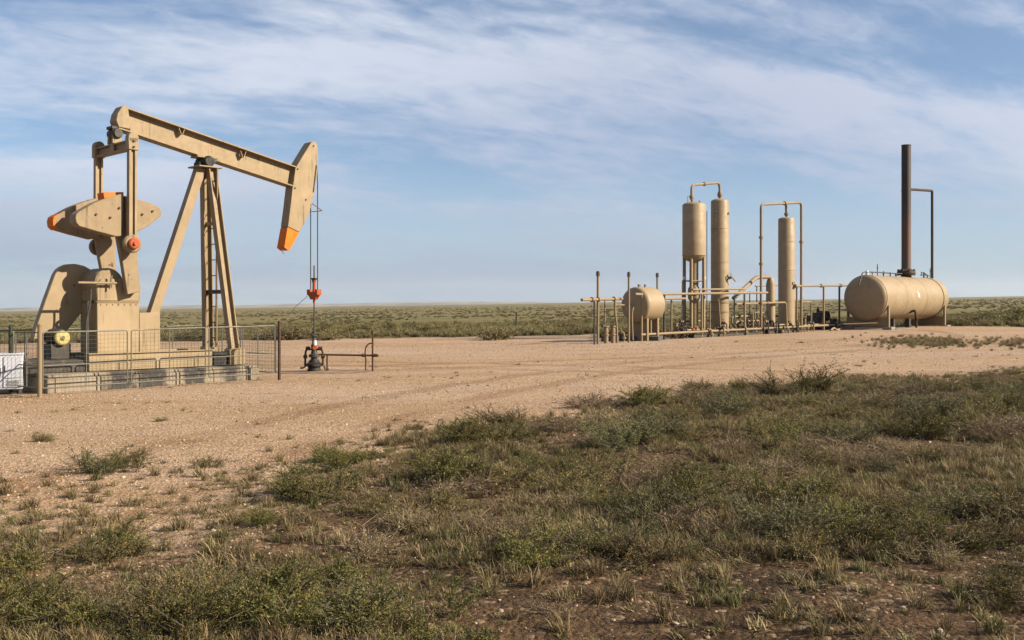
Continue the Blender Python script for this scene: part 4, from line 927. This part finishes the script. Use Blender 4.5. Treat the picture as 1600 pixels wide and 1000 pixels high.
def put(me, name, x, y, sc, label, cat, group, squash=1.):
    o = bpy.data.objects.new(name, me); COL.objects.link(o); o.location = (x, y, G(x, y)-.015); o.rotation_euler = (rng.normal()*.05, rng.normal()*.05, rng.uniform(0, 6.283))
    o.scale = (sc, sc, sc*squash); return tag(o, label, cat, group)
placed = []
def free(x, y, d): return all((x-a)**2+(y-b)**2 > (d+e)**2*.25 for a, b, e in placed)
KINDS = {'g': (green_m, 'scrub_bush', 'green'), 'o': (olive_m, 'scrub_bush', 'olive'), 's': (sage_m, 'scrub_bush', 'sage'), 'd': (dry_m, 'dry_bush', 'dry')}
WORDS = {'g': 'green feathery bush', 'o': 'low olive green bush', 's': 'grey green bushy shrub', 'd': 'leafless twiggy bush'}
def zone(x, y):
    e = edge_dist(x, y)
    if y > e + .3: return 'standing alone on the pale gravel', 'lone bushes on the gravel'
    if y > e - 2.2: return 'at the gravel edge', 'bushes along the gravel edge'
    if y < 6.6: return 'on the dark bare soil', 'bushes on the dark soil'
    return 'within the thick scrub', 'bushes within the thick scrub'
BUSH = []
def bush(k, x, y, sc, sq=1.):
    ms, nm, _ = KINDS[k]; zl, zg = zone(x, y); placed.append((x, y, sc*.55))
    o = put(ms[rng.integers(len(ms))], nm, x, y, sc, WORDS[k] + ' ' + zl, 'bush', zg + ', ' + _, sq); BUSH.append((o, k, x, y, sc)); return o
spots = [('s',160,738,.85),('g',188,732,.8),('o',60,690,.5),('o',330,728,.5),('g',530,722,.8),('o',580,716,.7),('g',500,722,.6),('g',480,780,1.05),('o',520,778,.8),('g',690,762,1.15),('o',650,760,.9),('s',730,730,.8),
 ('o',770,762,1.2),('o',800,750,1.),('s',990,695,1.3),('s',1030,690,1.2),('s',960,705,1.),('o',1080,690,1.),('o',1180,680,1.1),('g',1230,690,1.),('o',1290,660,1.2),('o',1340,650,1.1),('g',1430,650,1.2),('o',1480,645,1.2),('o',1540,650,1.3),('g',1580,640,1.3),
 ('g',1080,790,1.1),('s',1020,815,1.),('g',1090,765,1.),('o',1150,760,1.),('d',1200,770,1.2),('g',1240,790,1.1),('g',1340,840,1.0),('s',1230,850,1.),('o',1290,870,.95),('g',1370,860,1.),('d',1100,840,1.),('g',850,880,1.0),('o',800,860,1.),('d',900,870,1.1),('s',940,870,.95),('o',1000,880,.9),('d',760,840,1.),
 ('g',40,960,.95),('g',110,985,.95),('d',170,950,1.),('g',20,905,.9),('g',330,980,1.),('g',400,960,1.05),('g',470,985,1.),('s',540,975,.9),('g',610,995,.95),('o',360,925,.8),('g',430,915,.8),('g',240,1010,.9),('d',560,1010,.9),('o',150,880,.8),('g',190,865,.8),('d',300,920,.9),('g',500,930,.85),('g',660,1020,.8),
 ('o',1420,800,1.),('s',1480,790,1.),('g',1500,860,.95),('o',1560,840,1.),('d',1450,880,.9),('o',1590,900,.8),('g',1560,950,.7),('d',1400,700,1.1),('o',1450,720,1.),('d',1330,720,1.1),('o',1250,730,1.),('d',860,790,1.1),('o',920,770,1.1),('g',880,730,.9),('o',940,740,1.),('d',990,760,1.),('o',700,800,.9),('d',640,820,.9),('o',600,800,.8),
 ('o',1340,572,.5),('o',1410,535,.9),('o',1445,538,1.),('o',1470,540,1.),('o',1500,541,.9),('o',1530,541,.7),('s',1580,541,.8),('o',1250,536,.7),('o',1150,534,.5),('o',1425,537,.9),('o',650,672,.5),('o',255,658,.35)]
for k, px, py, sc in spots:
    x, y = gpx(px, py); bush(k, x, y, sc*(.92 if py > 580 else .6), rng.uniform(.7, 1.0))
n_b = len(spots); tries = 0
while n_b < 296 and tries < 20000:
    tries += 1; x = rng.uniform(-9, 15); y = rng.uniform(4.8, 21)
    if abs(x/y) > .66: continue
    e = edge_dist(x, y); inside = e - y
    px = 800 + F*x/y; py = hor(px) + F*EYE/y
    nn = mnoise.noise(Vector((x*.35+7, y*.35, 11)))
    nn += .5*mnoise.noise(Vector((x*1.1, y*1.1, 13))); dn = sm(-1.4, 2.6, inside + nn*2.6)*(.34 + 1.2*nn)
    if px < 640 and py < 860: dn *= .16                # the left side is only thinly grown
    if py > 890 and px > 660: dn *= .03               # bare soil strip
    if rng.random() > dn: continue
    sc = .42 + 1.0*rng.random()**1.7
    if not free(x, y, sc*.42): continue
    k = rng.choice(['g','o','s','d'], p=[.18,.34,.10,.38]); bush(k, x, y, sc, rng.uniform(.7, 1.1)); n_b += 1

NEXT = {'g': 'a green one', 'o': 'an olive one', 's': 'a grey green one', 'd': 'a leafless one'}
for o, k, x, y, sc in BUSH:
    q = min(BUSH, key=lambda e: 9e9 if e[0] is o else (e[2]-x)**2 + (e[3]-y)**2)
    size = 'small ' if sc < .68 else ('large ' if sc > 1.0 else '')
    o['label'] = size + o['label'] + (', beside ' + NEXT[q[1]] if (q[2]-x)**2 + (q[3]-y)**2 < .6 else ', apart from others')
    o['group'] = o['label']
# things nobody could count: one object each, scattered with geometry nodes
def scatter(name, meshes, pts, kind_label, rots, scls, idx, cat):
    c = bpy.data.collections.new(name + '_sources')
    for i, m in enumerate(meshes): c.objects.link(bpy.data.objects.new('%s_source_%02d' % (name, i), m))
    me = bpy.data.meshes.new(name); me.from_pydata(pts, [], [])
    a = me.attributes.new('rot', 'FLOAT_VECTOR', 'POINT'); a.data.foreach_set('vector', np.asarray(rots, np.float32).ravel())
    a = me.attributes.new('scl', 'FLOAT_VECTOR', 'POINT'); a.data.foreach_set('vector', np.asarray(scls, np.float32).ravel())
    a = me.attributes.new('idx', 'INT', 'POINT'); a.data.foreach_set('value', np.asarray(idx, np.int32))
    o = bpy.data.objects.new(name, me); COL.objects.link(o); tag(o, kind_label, cat, kind='stuff')
    ng = bpy.data.node_groups.new(name + '_scatter', 'GeometryNodeTree')
    ng.interface.new_socket('Geometry', in_out='INPUT', socket_type='NodeSocketGeometry'); ng.interface.new_socket('Geometry', in_out='OUTPUT', socket_type='NodeSocketGeometry')
    N = ng.nodes.new; Lk = ng.links.new
    gi = N('NodeGroupInput'); go = N('NodeGroupOutput'); ip = N('GeometryNodeInstanceOnPoints'); ci = N('GeometryNodeCollectionInfo')
    ci.inputs['Collection'].default_value = c; ci.inputs['Separate Children'].default_value = True; ci.inputs['Reset Children'].default_value = True
    def attr(nm, ty):
        n = N('GeometryNodeInputNamedAttribute'); n.data_type = ty; n.inputs['Name'].default_value = nm; return n.outputs['Attribute']
    er = N('FunctionNodeEulerToRotation'); Lk(attr('rot', 'FLOAT_VECTOR'), er.inputs[0])
    ip.inputs['Pick Instance'].default_value = True
    Lk(gi.outputs[0], ip.inputs['Points']); Lk(ci.outputs[0], ip.inputs['Instance']); Lk(attr('idx', 'INT'), ip.inputs['Instance Index'])
    Lk(er.outputs[0], ip.inputs['Rotation']); Lk(attr('scl', 'FLOAT_VECTOR'), ip.inputs['Scale']); Lk(ip.outputs[0], go.inputs[0])
    md = o.modifiers.new('scatter', 'NODES'); md.node_group = ng
    return o
def field(n, fn, xr, yr, fov=.85):
    P = []
    for _ in range(n*12):
        if len(P) >= n: break
        y = rng.uniform(*yr); x = rng.uniform(max(xr[0], -fov*y-1), min(xr[1], fov*y+1))
        q = fn(x, y)
        if q > 0 and rng.random() < q: P.append((x, y, G(x, y)))
    return P
def rs_(P, s0, s1, tilt=.15):
    n = len(P); s = rng.uniform(s0, s1, n); return np.stack([rng.normal(0, tilt, n), rng.normal(0, tilt, n), rng.uniform(0, 6.283, n)], 1), np.stack([s, s, s*rng.uniform(.7, 1.15, n)], 1)
def d_grass(x, y):
    e = edge_dist(x, y); nn = mnoise.noise(Vector((x*.5, y*.5, 21))) + .5*mnoise.noise(Vector((x*1.6, y*1.6, 25)))
    px = 800 + F*x/y; left = .4 if (px < 600 and y > 7.5) else 1.
    if px > 640 and y < 6.2: left *= .14
    return max(sm(-2.2, 2.4, (e-y) + nn*3.0)*(.42+.9*nn)*left, .10*sm(-4.5, 0, e-y+nn*2) if px < 700 else 0)
P = field(8600, d_grass, (-18, 20), (3.6, 21))
for _ in range(520):
    px = rng.normal(1440, 42) if rng.random() < .7 else rng.normal(1600, 40); py = 534.5 + 4.2*rng.normal() + (px-1450)*.015
    x, y = gpx(px, py)
    P.append((x, y, G(x, y)))
ro, sc_ = rs_(P, .35, .95); sc_[-520:] *= 1.25
scatter('dry_grass', grass_m, P, 'dry straw and green grass tufts growing through the scrub', ro, sc_, rng.choice(7, len(P), p=[.19,.19,.18,.18,.09,.09,.08]), 'grass')
P = field(19000, lambda x, y: max(.012*sm(.55, .8, .5+mnoise.noise(Vector((x*.5, y*.5, 31)))), d_grass(x, y)), (-20, 22), (3.6, 30)); ro, sc_ = rs_(P, .4, 1.2)
scatter('ground_herbs', low_m, P, 'tiny dry herbs and litter covering the soil', ro, sc_, rng.integers(0, 3, len(P)), 'ground cover')
# loose stones
def stone(seed):
    bm = bmesh.new(); bmesh.ops.create_icosphere(bm, subdivisions=1, radius=.5); r = np.random.default_rng(seed)
    for v in bm.verts: v.co *= r.uniform(.7, 1.2); v.co.z *= .6
    me = bpy.data.meshes.new('stone'); bm.to_mesh(me); bm.free()
    c = np.array([(.44,.29,.165),(.50,.36,.235),(.33,.21,.12),(.58,.44,.31)][seed % 4])
    at = me.color_attributes.new('col', 'FLOAT_COLOR', 'POINT'); at.data.foreach_set('color', np.tile(np.append(c, 1), len(me.vertices)).astype(np.float32)); me.materials.append(STM); return me
STM = foliage_mat('stone', .0)
stones = [stone(i) for i in range(8)]
def d_stone(x, y): return .25 + .75*(y > edge_dist(x, y)-1.0)
P = []
for n, yr in ((20000, (3.8, 11)), (42000, (9, 22)), (38000, (18, 42))): P += field(n, d_stone, (-20, 22), yr)
n = len(P); s = np.minimum(.045, .0105*np.exp(rng.normal(.15, .5, n)))*np.array([1+.03*max(0, p[1]-7) for p in P])
scatter('gravel', stones, P, 'loose pale caliche stones scattered over the ground', np.stack([rng.normal(0,.4,n), rng.normal(0,.4,n), rng.uniform(0,6.28,n)], 1), np.stack([s, s*rng.uniform(.7,1.2,n), s], 1), rng.integers(0, 8, n), 'gravel')

# the brush of the open plain
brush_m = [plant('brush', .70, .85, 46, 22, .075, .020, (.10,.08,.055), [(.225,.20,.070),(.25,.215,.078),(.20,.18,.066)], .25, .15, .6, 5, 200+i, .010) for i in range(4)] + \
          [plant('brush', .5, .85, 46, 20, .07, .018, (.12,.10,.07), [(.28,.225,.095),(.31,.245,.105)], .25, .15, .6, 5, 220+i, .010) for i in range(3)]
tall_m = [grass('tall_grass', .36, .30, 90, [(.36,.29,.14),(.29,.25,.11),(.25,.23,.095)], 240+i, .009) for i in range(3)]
def far_pts(n, y0, y1, fn):
    P = []
    for _ in range(n*10):
        if len(P) >= n: break
        y = y0*(y1/y0)**rng.random(); x = rng.uniform(-.8, .8)*y
        if rng.random() < fn(x, y): P.append((x, y, G(x, y)))
    return P
def d_brush(x, y):
    q = mnoise.noise(Vector((x*.03, y*.022, 41))) + .5*mnoise.noise(Vector((x*.1, y*.08, 43)))
    return sm(-.35, .5, q)*sm(5, 20, y - pad_far(x))
P = far_pts(13000, 56, 1500, d_brush); ro, sc_ = rs_(P, .3, .72, .05); sc_ = sc_*np.array([1 + .5*sm(150, 700, p[1]) for p in P])[:, None]
scatter('far_brush', brush_m, P, 'dark and olive brush covering the open plain to the skyline', ro, sc_, rng.choice(7, len(P)), 'brush')
def d_tall(x, y):
    return sm(-.2, 1.4, y-pad_far(x)-.01*x)*(1. if y < 66 else .4)*(.65+.5*mnoise.noise(Vector((x*.1, y*.2, 51))))
P = far_pts(11500, 50, 130, d_tall); ro, sc_ = rs_(P, .6, 1.15, .08)
scatter('tall_grass', tall_m, P, 'pale tall grass band along the far edge of the gravel', ro, sc_, rng.integers(0, 3, len(P)), 'grass')
# single shrubs that stand out at the far edge of the pad
lone = [(955,528,1.1,'beyond the gravel left of the plant'),(770,531,1.15,'at the far edge of the gravel, open and spiky'),(505,531,1.2,'behind the wellhead riser'),(520,524,1.3,'dark and dense behind the wellhead'),(560,522,1.1,'behind the flow line'),(620,521,1.2,'in the far brush beyond the flow line'),(660,522,1.2,'in the far brush, second beyond the flow line'),(700,521,1.,'in the far brush before the lone spiky bush'),
 (850,520,1.1,'beyond the lone dark post'),(885,519,1.2,'in the far brush before the plant header pipe'),(1500,508,1.4,'dark beyond the big tank'),(1530,507,1.3,'in the brush right of the big tank'),(1570,506,1.5,'in the brush farther right of the big tank'),(1595,508,1.2,'in the brush farthest from the big tank'),(300,533,1.1,'behind the fence and samson post'),(410,531,1.2,'behind the fence corner post'),(445,531,1.3,'between the fence corner and the wellhead')]
for px, py, sc, lb in lone:
    x, y = gpx(px, py); k = rng.integers(0, 7)
    o = put(brush_m[k], 'brush_shrub', x, y, sc*rng.uniform(.8, 1.), 'single shrub ' + lb, 'shrub', None)

# ------------------------------------------------------------------ thin haze over the whole plain
hz = bpy.data.materials.new('thin_haze'); hz.use_nodes = True; nt = hz.node_tree; nt.nodes.clear()
ou = nt.nodes.new('ShaderNodeOutputMaterial'); pv = nt.nodes.new('ShaderNodeVolumePrincipled'); pv.inputs['Color'].default_value = (.80, .87, .95, 1); pv.inputs['Density'].default_value = 5e-5; pv.inputs['Anisotropy'].default_value = .2
nt.links.new(pv.outputs[0], ou.inputs['Volume'])
hzo = MB().box(-9800, 9800, -9300, 9800, -170, 190).build('haze', hz); hzo['kind'] = 'stuff'; tag(hzo, 'thin pale haze lying over the plain', 'haze')
